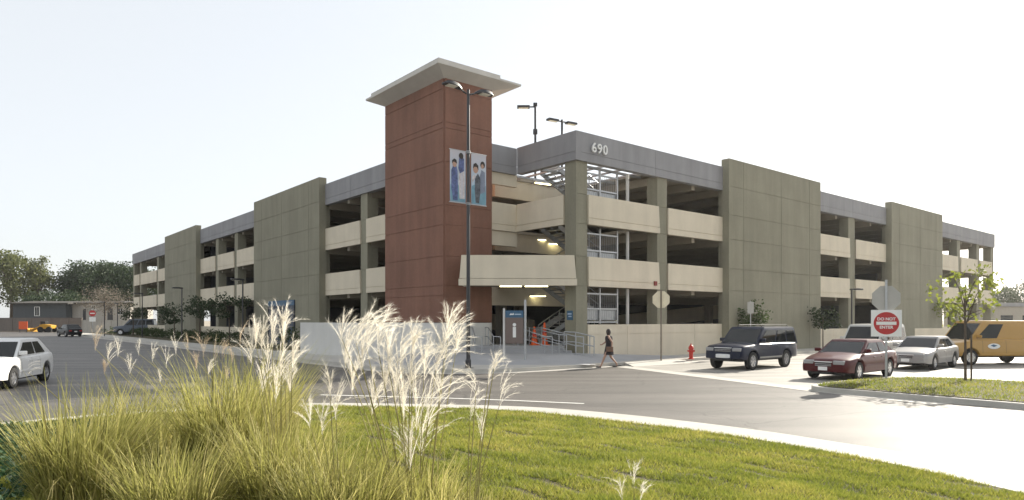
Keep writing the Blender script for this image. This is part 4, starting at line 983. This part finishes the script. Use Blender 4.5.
# ------------------------------------------------------------------ ornamental grasses in the foreground
def blade_arrays(n, r0, L0, spread, wdt, seg=5, lean=(0.0,0.0)):
    az = rng.uniform(0,2*PI,n); rr = r0*np.sqrt(rng.random(n)); ba = rng.uniform(0,2*PI,n)
    bx, by = rr*np.cos(ba), rr*np.sin(ba)
    az = np.arctan2(by*1.3+np.sin(az)*r0*0.9, bx*1.3+np.cos(az)*r0*0.9)
    L = L0*rng.uniform(0.45,1.08,n); out = spread*rng.uniform(0.15,1.0,n)*L; dr = np.where(rng.random(n) < 0.12, rng.uniform(0.5,0.95,n), rng.uniform(0.0,0.6,n)**1.5)
    wa = az+PI/2+rng.uniform(-0.7,0.7,n); w = wdt*rng.uniform(0.6,1.3,n)
    V = np.zeros((n,seg+1,2,3))
    for k in range(seg+1):
        t = k/seg
        x = bx+np.cos(az)*out*t**1.7+lean[0]*L*t**2; y = by+np.sin(az)*out*t**1.7+lean[1]*L*t**2
        z = L*(t-dr*t**3.2)
        ww = w*(1-t**2.2*0.93)*0.5
        V[:,k,0] = np.c_[x-np.cos(wa)*ww, y-np.sin(wa)*ww, z]; V[:,k,1] = np.c_[x+np.cos(wa)*ww, y+np.sin(wa)*ww, z]
    V = V.reshape(-1,3); base = (np.arange(n)*(seg+1)*2)[:,None]
    q = np.array([[2*k,2*k+1,2*k+3,2*k+2] for k in range(seg)])
    Fc = (base[:,None,:]+q[None]).reshape(-1,4)
    return V, Fc
def plume_mesh(base, foot, top_h, fan, fluff=1.0, lean=0.3, ns=None):
    """stem from foot to base, then a one-sided fan of drooping silky racemes; returns (V,F tri) for plume and stem quads"""
    V = []; Ft = []
    def ribbon(pts, w, side):
        i0 = len(V)
        for i, p in enumerate(pts):
            f = i/(len(pts)-1); ww = w*(0.35+1.2*math.sin(PI*min(1,f*0.9+0.08)))*(1-f*0.6)
            V.append(tuple(p-side*ww)); V.append(tuple(p+side*ww))
        for i in range(len(pts)-1):
            a = i0+2*i; Ft.append((a,a+1,a+3)); Ft.append((a,a+3,a+2))
    n = ns or random.randint(9,14)
    for i in range(n):
        f = i/(n-1); st = base+Vector((0,0,top_h*0.42*f))
        dirx = lean+random.gauss(0,0.55)*fan; diry = random.gauss(0,0.35)*fan
        Lr = top_h*random.uniform(0.40,0.85)*(1-0.25*f)
        pts = []
        for k in range(7):
            t = k/6; pts.append(st+Vector((dirx*Lr*t**1.25*0.9, diry*Lr*t**1.2, Lr*(t*1.0-0.38*abs(dirx)*t**2.4))))
        side = Vector((random.uniform(-1,1),random.uniform(-0.6,0.6),random.uniform(-0.3,0.3))).normalized()
        ribbon(pts, 0.0019*fluff, side)
        for h in range(int(62*fluff)):       # silky hairs
            t = random.random()**0.8; k = min(5,int(t*6)); p = pts[k].lerp(pts[k+1], t*6-k); tan = (pts[k+1]-pts[k]).normalized()
            hd = (tan*1.2+Vector((random.gauss(0,0.55)+0.12,random.gauss(0,0.55),random.gauss(0,0.4)))).normalized()*random.uniform(0.020,0.058)*(0.7+top_h)
            s_ = hd.cross(Vector((random.random(),random.random(),random.random()))).normalized()*0.00055*(0.8+fluff*0.3)
            i0 = len(V); V.append(tuple(p-s_)); V.append(tuple(p+s_)); V.append(tuple(p+hd)); Ft.append((i0,i0+1,i0+2))
    return np.array(V), np.array(Ft)
def gz(x, y): return float(lawn_z(np.array(x), np.array(y))) if float(lawn_s(np.array(x),np.array(y))) < 1 else 0.15
clumps = [ # x, y, height, n, r0, label
 (-3.35,5.3,1.26,2400,0.24,'olive grey grass clump at the far left with no plumes, beside the dark ground cover'),
 (-3.75,7.0,1.15,2000,0.28,'tall feathery grass clump behind the leftmost grey green clump'),
 (-2.55,6.2,1.44,2400,0.30,'dense yellow green grass clump whose short upright plumes stand before the left street'),
 (-1.75,5.2,1.02,2200,0.26,'tall grass clump carrying the tight column of white plumes below the dark wall board'),
 (-2.35,4.75,0.90,2000,0.24,'low bushy grass clump at the bottom edge between the left clumps'),
 (-1.15,4.6,0.86,2400,0.26,'loose green grass clump right of the tight white plume column'),
 (-0.70,4.9,0.72,2300,0.30,'open grass clump carrying the biggest windblown fan of white plumes'),
 (-0.30,4.45,0.55,1700,0.26,'low loose grass clump at the right end of the row by the open lawn'),
 (-3.0,8.3,1.32,1300,0.30,'farthest grass clump of the row, near the lawn edge, with pinkish thin plumes'),
]
CL = []
for (x,y,hh,n,r0,lab) in clumps:
    g = gz(x,y); K = empty('ornamental_grass', lab, 'grass clump', (x,y,g-0.02), 0, 'plumed grasses in the foreground')
    V, Fc = blade_arrays(int(n*0.78), r0*1.1, hh*0.94, 0.60, 0.0100, lean=(0.05,0.0)); npmesh('blades', V, Fc, M['blade'], K); CL.append((K, Vector((x,y,g))))
def plume(px_, pyb, Y, hpx, ci, fan=0.6, fluff=1.0, lean=0.35, ns=None, m='plume'):
    """plume whose base is seen at (px,pyb) at depth Y, hpx pixels tall"""
    s = 680/Y; wp = Vector(((px_-512)/s, Y, H-(pyb-320)/s)); K, o = CL[ci]
    V, Ft = plume_mesh(wp-o, Vector((0,0,0)), hpx/s, fan, fluff, lean, ns)
    p = npmesh('plume', V, Ft, M[m], K)
    b = wp-o; f0 = Vector((b.x*0.25+random.uniform(-.05,.05), b.y*0.25, 0.05)); pts = []
    for k in range(7):
        t = k/6; pts.append(Vector((f0.x+(b.x-f0.x)*t**1.4, f0.y+(b.y-f0.y)*t**1.4, f0.z+(b.z+0.1*hpx/s-f0.z)*t)))
    mb = MB(); mb.tube(pts, [0.0035]*6+[0.0018], 5); mb.build('plume_stem', M['stem'], p, smooth=60)
R3 = random.Random(5)
# short upright plumes before the left street
for px_, pb, h, c in ((95,348,30,2),(108,358,38,1),(118,352,34,8),(130,372,30,2),(139,352,30,8),(152,356,34,2),(166,368,22,2),(176,350,26,8),(188,352,28,8),(203,356,34,2),(214,362,36,8),(222,352,34,2),(232,360,30,2),(240,350,28,8),
                      (104,372,16,1),(160,378,18,2),(196,372,24,2),(208,378,20,2),(226,376,18,2)):
    plume(px_, pb+R3.uniform(-5,5), 6.3 if c != 8 else 8.2, h*R3.uniform(0.7,1.1), c, fan=R3.uniform(0.25,0.7), fluff=0.6, lean=R3.uniform(-0.3,0.4), ns=R3.choice((5,7,9)), m=R3.choice(('plume','plume_tan','plume_tan')))
# tight column of white plumes
for px_, pb, h in ((262,352,40),(272,345,42),(284,352,46),(252,362,40),(268,372,44),(280,378,40),(292,368,38),(262,392,36),(276,400,42),(290,392,34),(256,345,28)):
    plume(px_, pb, 5.2+R3.uniform(-.15,.2), h*1.15, 3, fan=0.6, fluff=1.05, lean=R3.uniform(-0.2,0.45))
plume(283,338,5.3,46,3,fan=0.85,fluff=0.9,lean=0.1,ns=12)
# big windblown fan
for px_, pb, h, f in ((356,345,44,.9),(366,350,58,.8),(378,352,50,1.0),(345,366,50,.7),(362,372,52,.8),(388,368,52,.9),(400,362,44,.9),(412,352,36,1.0),(398,388,58,.8),(410,392,60,.8),(424,380,50,.9),(436,372,46,.9),(444,362,52,.9),
                      (404,420,64,.8),(416,432,70,.8),(428,424,60,.9),(396,410,56,.9),(420,455,62,.8),(410,468,56,.8),(384,398,50,.9),(352,392,44,.7),(372,412,44,.8),(440,405,50,.9),(342,340,34,.9)):
    plume(px_, pb, 4.75+R3.uniform(-.25,.3), h*1.12, 6, fan=f, fluff=1.15, lean=R3.uniform(-0.35,0.75))
for px_, pb, h in ((448,340,48),(456,352,42)): plume(px_, pb, 5.0, h, 6, fan=0.8, fluff=1.0, lean=0.1)
for px_, pb, h, ln in ((476,392,40,-.7),(488,384,34,.5),(500,405,44,.6),(470,418,40,.4),(482,440,36,.2),(494,368,24,.6)): plume(px_, pb, 4.5, h*1.1, 7, fan=0.6, fluff=0.6, lean=ln, ns=8)
for px_, pb, h, ln in ((322,432,40,.3),(336,418,44,.5),(330,395,38,-.3),(310,425,34,-.2)): plume(px_, pb, 4.7, h*1.1, 5, fan=0.7, fluff=0.8, lean=ln, ns=10)
plume(28,372,6.0,20,1,fan=0.4,fluff=0.3,lean=1.2,ns=4)
# lone plume on the lawn
K = empty('ornamental_grass','lone pale plume stalk standing out of the open lawn at the bottom','grass clump',(0.68,3.95,gz(0.68,3.95)-0.02)); V, Fc = blade_arrays(60,0.05,0.22,0.6,0.005); npmesh('blades',V,Fc,M['blade'],K); CL.append((K,Vector((0.68,3.95,gz(0.68,3.95)))))
for px_, pb, h, ln in ((634,488,40,.2),(622,497,34,-.4),(640,500,34,.4)): plume(px_, pb, 3.9, h*0.9, len(CL)-1, fan=0.7, fluff=0.45, lean=ln, ns=5)
# dark ground cover at the left of the clumps
P = np.c_[rng.uniform(-9.5,-3.6,26000), rng.uniform(4.6,12.6,26000)]; P = P[(lawn_s(P[:,0],P[:,1])<0.98)&(P[:,0] < -3.9-0.42*(P[:,1]-5)*1.0)]
def leaves(P3, size, up=0.6):
    n = len(P3); u = rng.normal(size=(n,3)); u /= np.linalg.norm(u,axis=1)[:,None]; v = rng.normal(size=(n,3)); v[:,2] *= up; v = np.cross(u,v); v /= np.linalg.norm(v,axis=1)[:,None]
    s = (size*rng.uniform(0.6,1.3,n))[:,None]
    V = np.stack([P3-u*s*0.5, P3+v*s*0.32, P3+u*s*0.5, P3-v*s*0.32],1).reshape(-1,3); return V, np.arange(4*n).reshape(-1,4)
z = lawn_z(P[:,0],P[:,1])+rng.uniform(0.0,0.14,len(P)); V, Fc = leaves(np.c_[P,z], 0.07)
tag(npmesh('ground_cover', V, Fc, M['ivy']), 'dark green ground cover left of the tall grasses', 'ground cover', kind='stuff')

# ------------------------------------------------------------------ trees and shrubs
def foliage(nclump, centre, rad, leaf, per, cl_r, flat=1.0, hollow=0.35, seed=0):
    r = np.random.default_rng(seed); d = r.normal(size=(nclump,3)); d /= np.linalg.norm(d,axis=1)[:,None]
    q = d*(hollow+(1-hollow)*r.random(nclump)**0.5)[:,None]*np.array(rad)
    C_ = q+np.array(centre)
    per_n = (per*r.uniform(0.5,1.4,nclump)).astype(int)
    idx = np.repeat(np.arange(nclump), per_n); rr = cl_r*r.uniform(0.6,1.3,nclump)
    P3 = C_[idx]+np.clip(r.normal(size=(len(idx),3)),-1.6,1.6)*(rr[idx]*0.5)[:,None]*np.array([1,1,flat])
    V, Fc = leaves(P3, leaf); return V, Fc, C_
def tree(name, lab, cat, loc, h, rad, leaf, nclump, per, cl_r, m, trunk_r=0.12, ch=None, group=None, seed=1, limbs=8, flat=1.0, bark='bark', hollow=0.35):
    T_ = empty(name, lab, cat, loc, 0, group)
    ch = ch or h-rad[2]
    V, Fc, C_ = foliage(nclump, (0,0,ch), rad, leaf, per, cl_r, flat, hollow, seed); npmesh('crown', V, Fc, M[m], T_)
    r = random.Random(seed); mb = MB(); tb = ch-rad[2]*0.5
    mb.tube([(0,0,-0.1),(0.03*h*r.uniform(-1,1)*0.3,0,tb*0.5),(0,0.02,tb),(0.0,0,ch+rad[2]*0.3)],[trunk_r,trunk_r*0.8,trunk_r*0.65,trunk_r*0.2],8)
    for k in range(limbs):
        c = C_[(k*max(1,nclump//limbs))%nclump]; s0 = tb*r.uniform(0.75,1.1); m0 = Vector((c[0]*0.45,c[1]*0.45,s0+(c[2]-s0)*0.6))
        mb.tube([(0,0,s0),m0,tuple(c)],[trunk_r*0.45,trunk_r*0.28,trunk_r*0.08],5)
    mb.build('trunk', M[bark], T_, smooth=60)
    return T_
# young tree with a stake on the island
yt = tree('young_tree','thin young staked tree with sparse yellow green leaves on the grass island','tree',(14.87,22.3,0.16),3.85,(0.98,0.95,1.05),0.145,30,15,0.34,'leaf_young',0.045,ch=2.85,seed=11,limbs=14,hollow=0.45)
MB().tube([(0.16,-0.05,0),(0.16,-0.05,1.5)],0.03,8).build('stake', M['bark'], yt)
# row of small dark trees along the left facade
for i,(px_,a,zt,w,lab) in enumerate(((174,-6.6,3.6,1.5,'small dark palm-like tree before the second green panel of the left facade'),(200,-6.3,4.2,1.5,'dark round tree at the left end of the three bay opening'),(229,-6.2,4.1,1.7,'wider dark round tree at the right end of the three bay opening'),(133,-6.6,4.0,1.8,'farthest small dark tree by the far end of the left facade'))):
    k = (px_-512)/680; b = ((C0.x+DR.x*a)-k*(C0.y+DR.y*a))/(k*DL.y-DL.x); p = ab(a,b,KH)
    tree('small_tree',lab,'tree',tuple(p),zt,(w,w,1.0),0.22,26,34,0.6,'leaf_dark',0.07,seed=20+i,group='small dark trees along the left facade',flat=0.7)
# trees before the right facade
for i,(px_,b,zt,w,m,lab) in enumerate(((752,-1.2,3.0,0.85,'leaf_shrub','small leafy tree right behind the navy suv'),(823,-1.4,2.9,1.0,'leaf_dark','small dark tree between the big grey panel and the lamp post'),(948,-1.6,3.7,1.2,'leaf_young','bushy pale green tree at the corner of the second grey panel'))):
    k = (px_-512)/680; a = (k*(C0.y+DL.y*b)-(C0.x+DL.x*b))/(DR.x-k*DR.y); p = ab(a,b,KH)
    tree('small_tree',lab,'tree',tuple(p),zt,(w,w,0.75),0.17,22,34,0.42,m,0.05,seed=40+i,group='small trees before the right facade',flat=0.8)
# shrubs along the left facade
ORD = 'first second third fourth fifth sixth seventh eighth ninth tenth eleventh twelfth thirteenth fourteenth fifteenth sixteenth seventeenth'.split()
for i in range(17):
    b = 34.5+i*3.4; p = ab(-5.7+R3.uniform(-.5,.5), b, KH); r_ = R3.uniform(0.75,1.1)
    T_ = empty('shrub', ['rounded','spreading','loose','low','dense'][i%5]+' dark green shrub, %s in the facade bed counting from the white wall'%ORD[i], 'shrub', tuple(p), 0, 'shrubs in the bed of the left facade')
    V, Fc, _ = foliage(14,(0,0,0.45),(r_,r_,0.5),0.14,60,0.4,0.8,0.3,60+i); npmesh('foliage',V,Fc,M['leaf_shrub'],T_)
    MB().tube([(0,0,-0.05),(0.02,0,0.5)],0.03,6).build('stem', M['bark'], T_)
b = 23.2; p = ab(-6.0,22.6,KH); T_ = empty('shrub','green shrub beside the dark wall board at the end of the white wall','shrub',tuple(p)); V,Fc,_ = foliage(14,(0,0,0.7),(0.9,0.9,0.7),0.14,60,0.4,0.9,0.3,99); npmesh('foliage',V,Fc,M['leaf_shrub'],T_); MB().tube([(0,0,-0.05),(0.02,0,0.6)],0.03,6).build('stem', M['bark'], T_)
# far left: big trees
far = [(11,154,17.8,(7.2,6,5.8),'leaf_eucalyptus',0.55,'tall airy tree at the left edge with olive leaves',11.8,54),
       (39,156,16.6,(2.6,3,4.6),'leaf_eucalyptus',0.5,'airy olive crown just right of the tall left edge tree',11.8,20),
       (54,150,8.2,(6,5,2.2),'leaf_pine',0.45,'low dark tree behind the grey house between the bigger crowns',5.6,40),
       (90,165,15.0,(7.0,7,5.0),'leaf_pine',0.55,'broad dark dome shaped tree behind the houses',10.0,120),
       (120,170,16.0,(9,8,5.4),'leaf_pine',0.55,'broad dark dome shaped tree touching the far end of the garage',10.4,120)]
for i,(px_,Y_,h_,rad,m,lf,lab,ch,nc) in enumerate(far):
    tree('big_tree',lab,'tree',((px_-512)/680*Y_,Y_,0),h_,rad,lf,nc,150,2.2 if 'pine' in m else 1.9,m,0.4,ch=ch,seed=70+i,limbs=10,hollow=0.3 if 'eu' in m else 0.55)
tree('bare_tree','leafless greyish brown twiggy tree in front of the white house','tree',((105-512)/680*120,120,0),7.6,(4.6,4,1.9),0.22,60,40,1.3,'twig',0.16,ch=5.9,seed=90,limbs=16)
# far right
for i,(px_,Y_,h_,r_) in enumerate(((1003,150,9.0,2.0),(1010,160,10.0,2.2),(1017,150,9.2,2.4),(1030,155,11,3.0),(998,170,8.5,2.0),(1045,150,10,3.5))):
    tree('distant_tree',['pale distant tree touching the garage end','second pale distant tree right of the garage','third pale distant tree before the right edge','taller pale distant tree at the right edge','small pale distant tree behind the garage end','pale distant tree outside the right edge'][i],'tree',((px_-512)/680*Y_,Y_,0),h_,(r_,r_,h_*0.33),0.5,26,34,1.2,'leaf_far',0.2,seed=100+i,group='distant trees at the right')

# ------------------------------------------------------------------ far buildings, fences, machine
M['house_grey'] = mat('house_grey',(0.07,0.078,0.085),0.8,var=0.06,streak=0.08); M['house_white'] = mat('house_white',(0.36,0.34,0.31),0.8,var=0.05,streak=0.06)
M['roofing'] = mat('roofing',(0.07,0.065,0.06),0.9,var=0.15); M['fence_brown'] = mat('fence_brown',(0.17,0.145,0.125),0.85,var=0.08,streak=0.1); M['fence_tan'] = mat('fence_tan',(0.40,0.37,0.32),0.85,var=0.06,streak=0.08)
def house(name, lab, x0, x1, Y_, z0, z1, m, wins, doors, depth=9, roofz=0.7, over=1.0):
    T_ = empty(name, lab, 'house', (x0,Y_,0)); w_ = x1-x0
    MB().box(0,w_,0,depth,z0,z1).build('wall', m, T_)
    mb = MB(); mb.add([(-over,-over,z1),(w_+over,-over,z1),(w_+over,depth+over,z1),(-over,depth+over,z1),(-over,-over,z1+0.22),(w_+over,-over,z1+0.22),(w_+over,depth+over,z1+0.22),(-over,depth+over,z1+0.22),(0.5,depth/2,z1+roofz),(w_-0.5,depth/2,z1+roofz)],
        [(0,3,2,1),(0,1,5,4),(1,2,6,5),(2,3,7,6),(3,0,4,7),(4,5,9,8),(6,7,8,9),(5,6,9),(7,4,8)]); mb.build('roof', M['roofing'], T_)
    for (u,zc,ww,hh) in wins:
        f = MB().box(u-ww/2-0.1,u+ww/2+0.1,-0.06,-0.003,zc-hh/2-0.1,zc+hh/2+0.1).build('window', M['white'], T_)
        for s_ in (-1,1): MB().box(u+s_*ww/4-ww/4+0.04,u+s_*ww/4+ww/4-0.04,-0.075,-0.062,zc-hh/2,zc+hh/2).build('pane', M['glass'], f)
    for (u,ww,hh) in doors: MB().box(u-ww/2,u+ww/2,-0.06,-0.003,z0,z0+hh).build('door', M['darkmetal'], T_)
X = lambda px_, Y_: (px_-512)/680*Y_
house('house','dark grey single storey house with a white framed window beyond the brown fence',X(13,138),X(66,138),138,0,5.4,M['house_grey'],((4.9,3.9,0.9,1.7),),((9.2,1.0,2.6),))
house('house','pale single storey house with a low roof and dark doors beyond the bare tree',X(68,140),X(130,140),140,0,5.5,M['house_white'],((5.3,4.7,0.8,0.7),(10.8,4.0,1.0,1.4)),((3.4,0.6,4.4),(8.7,1.1,4.6)))
def fence(lab, x0, y0, x1, y1, h, m, step=3.0):
    d = Vector((x1-x0,y1-y0)); L = d.length; T_ = empty('fence', lab, 'fence', (x0,y0,0), math.atan2(d.y,d.x))
    MB().box(0,L,-0.08,0.08,0,h-0.1).build('panel', m, T_); MB().box(-0.05,L+0.05,-0.13,0.13,h-0.098,h).build('coping', m, T_)
    for k in range(int(L/step)+1): MB().box(k*step-0.12,k*step+0.12,-0.15,-0.083,0,h-0.1).build('post', m, T_)
fence('long brown board wall at the end of the left street',X(-25,124),124,X(82,124),124,2.55,M['fence_brown'],3.4)
fence('lighter tan wall between the brown wall and the garage',X(83,112),112,X(131,104),104,2.15,M['fence_tan'],3.0)
lw = empty('fence','low pale wall before the far end of the right facade','fence',(0,0,0))
px_a, px_b = 915, 958; Ya, Yb = 52.0, 54.0
MB().prism([(X(915,Ya),Ya),(X(958,Yb),Yb),(X(958,Yb)+0.1,Yb+0.2),(X(915,Ya)+0.1,Ya+0.2)],0,1.5).build('wall_section', M['beige'], lw)
# loader and orange board
LD = empty('wheel_loader','yellow wheel loader parked against the brown wall','loader',(X(43,119),119,0))
MB().extr([(-0.2,-0.9,0.7),(2.2,-0.9,0.8),(2.3,-0.9,1.5),(0.6,-0.9,1.75),(-0.2,-0.9,1.6)],(0,1.8,0)).build('body', M['yellow_machine'], LD, bevel=0.05)
MB().box(-0.1,0.9,-0.7,0.7,1.5,2.35).build('cab', M['glass'], LD, bevel=0.05)
MB().extr([(-0.1,-0.5,1.2),(-1.9,-0.5,0.5),(-1.9,-0.5,0.75),(-0.1,-0.5,1.5)],(0,1.0,0)).build('arm', M['yellow_machine'], LD)
MB().extr([(-1.8,-1.1,0.15),(-2.6,-1.1,0.15),(-2.7,-1.1,0.9),(-2.2,-1.1,0.35),(-1.8,-1.1,0.9)],(0,2.2,0)).build('bucket', M['yellow_machine'], LD)
for x in (0.1,1.9):
    for y in (-1.1,0.7): MB().tube([(x,y,0.6),(x,y+0.4,0.6)],0.6,16).build('wheel', M['tyre'], LD)
LD.scale = (0.82,0.82,0.82)
OB = empty('barrier_board','square orange construction board left of the yellow loader','sign',(X(23,118),118,0))
MB().box(-0.75,0.75,0,0.06,0.55,1.9).build('board', M['orange'], OB); 
for x in (-0.6,0.6): MB().box(x-0.05,x+0.05,0.062,0.12,0,1.6).build('leg', M['darkmetal'], OB)
# far right buildings
M['far_tan'] = mat('far_tan',(0.40,0.36,0.30),0.85,var=0.05)
FB = empty('office_building','flat roofed tan building right of the garage end','building',(X(992,125),125,0))
MB().box(0,30,0,14,0,4.6).build('wall', M['far_tan'], FB); MB().box(-0.3,30.3,-0.3,14.3,4.602,5.3).build('roof', M['parapet'] if 'parapet' in M else M['grey'], FB)
for u in (1.6,5.6,9.6,13.6): MB().box(u,u+2.2,-0.05,-0.003,1.0,3.0).build('window', M['glass'], FB)

# ------------------------------------------------------------------ thin haze
hz, hn, hb = newmat('haze'); hn.nodes.remove(hb)
pv = hn.nodes.new('ShaderNodeVolumePrincipled'); pv.inputs['Color'].default_value = (0.97,0.97,0.97,1); pv.inputs['Density'].default_value = 0.00022; pv.inputs['Anisotropy'].default_value = 0.5
hn.links.new(pv.outputs[0], hn.nodes['Material Output'].inputs['Volume'])
tag(MB().box(-260,260,-60,330,-1.2,22).build('haze', hz), 'thin pale haze over the whole place', 'haze', kind='stuff')
# ------------------------------------------------------------------ world, sun, camera
w = bpy.data.worlds.new('World'); sc.world = w; w.use_nodes = True
nt = w.node_tree; bg = nt.nodes['Background']
sky = nt.nodes.new('ShaderNodeTexSky'); sky.sky_type = 'NISHITA'; sky.sun_disc = False
EL, AZ = math.radians(27), math.radians(45.3)      # azimuth clockwise from +Y
sky.sun_elevation = EL; sky.sun_rotation = AZ; sky.altitude = 0; sky.air_density = 1.0; sky.dust_density = 1.5; sky.ozone_density = 1.0
hs = nt.nodes.new('ShaderNodeHueSaturation'); hs.inputs['Saturation'].default_value = 0.5; nt.links.new(sky.outputs[0], hs.inputs['Color']); mxs = nt.nodes.new('ShaderNodeMix'); mxs.data_type = 'RGBA'; mxs.inputs['Factor'].default_value = 0.78; mxs.inputs[7].default_value = (2.48, 2.56, 2.62, 1); nt.links.new(hs.outputs[0], mxs.inputs[6]); nt.links.new(mxs.outputs[2], bg.inputs[0]); bg.inputs[1].default_value = 0.13
sd = bpy.data.lights.new('sun', 'SUN'); sd.energy = 3.8; sd.angle = math.radians(0.55); sd.color = (1.0, 0.93, 0.80)
so = bpy.data.objects.new('sun', sd); COL.objects.link(so)
S = Vector((math.cos(EL)*math.sin(AZ), math.cos(EL)*math.cos(AZ), math.sin(EL)))
so.rotation_euler = S.to_track_quat('Z', 'Y').to_euler(); so.location = (60, 60, 60)
cd = bpy.data.cameras.new('camera'); cd.sensor_width = 36; cd.lens = F/1024*36; cd.shift_y = (HOR-250)/1024
cd.clip_end = 5000; cd.clip_start = 0.05
co = bpy.data.objects.new('camera', cd); COL.objects.link(co); co.location = (0, 0, H); co.rotation_euler = (PI/2, 0, 0)
sc.camera = co
vs_ = sc.view_settings; vs_.view_transform = 'Standard'; vs_.look = 'None'; vs_.gamma = 1; vs_.use_curve_mapping = False; vs_.exposure = 1.36
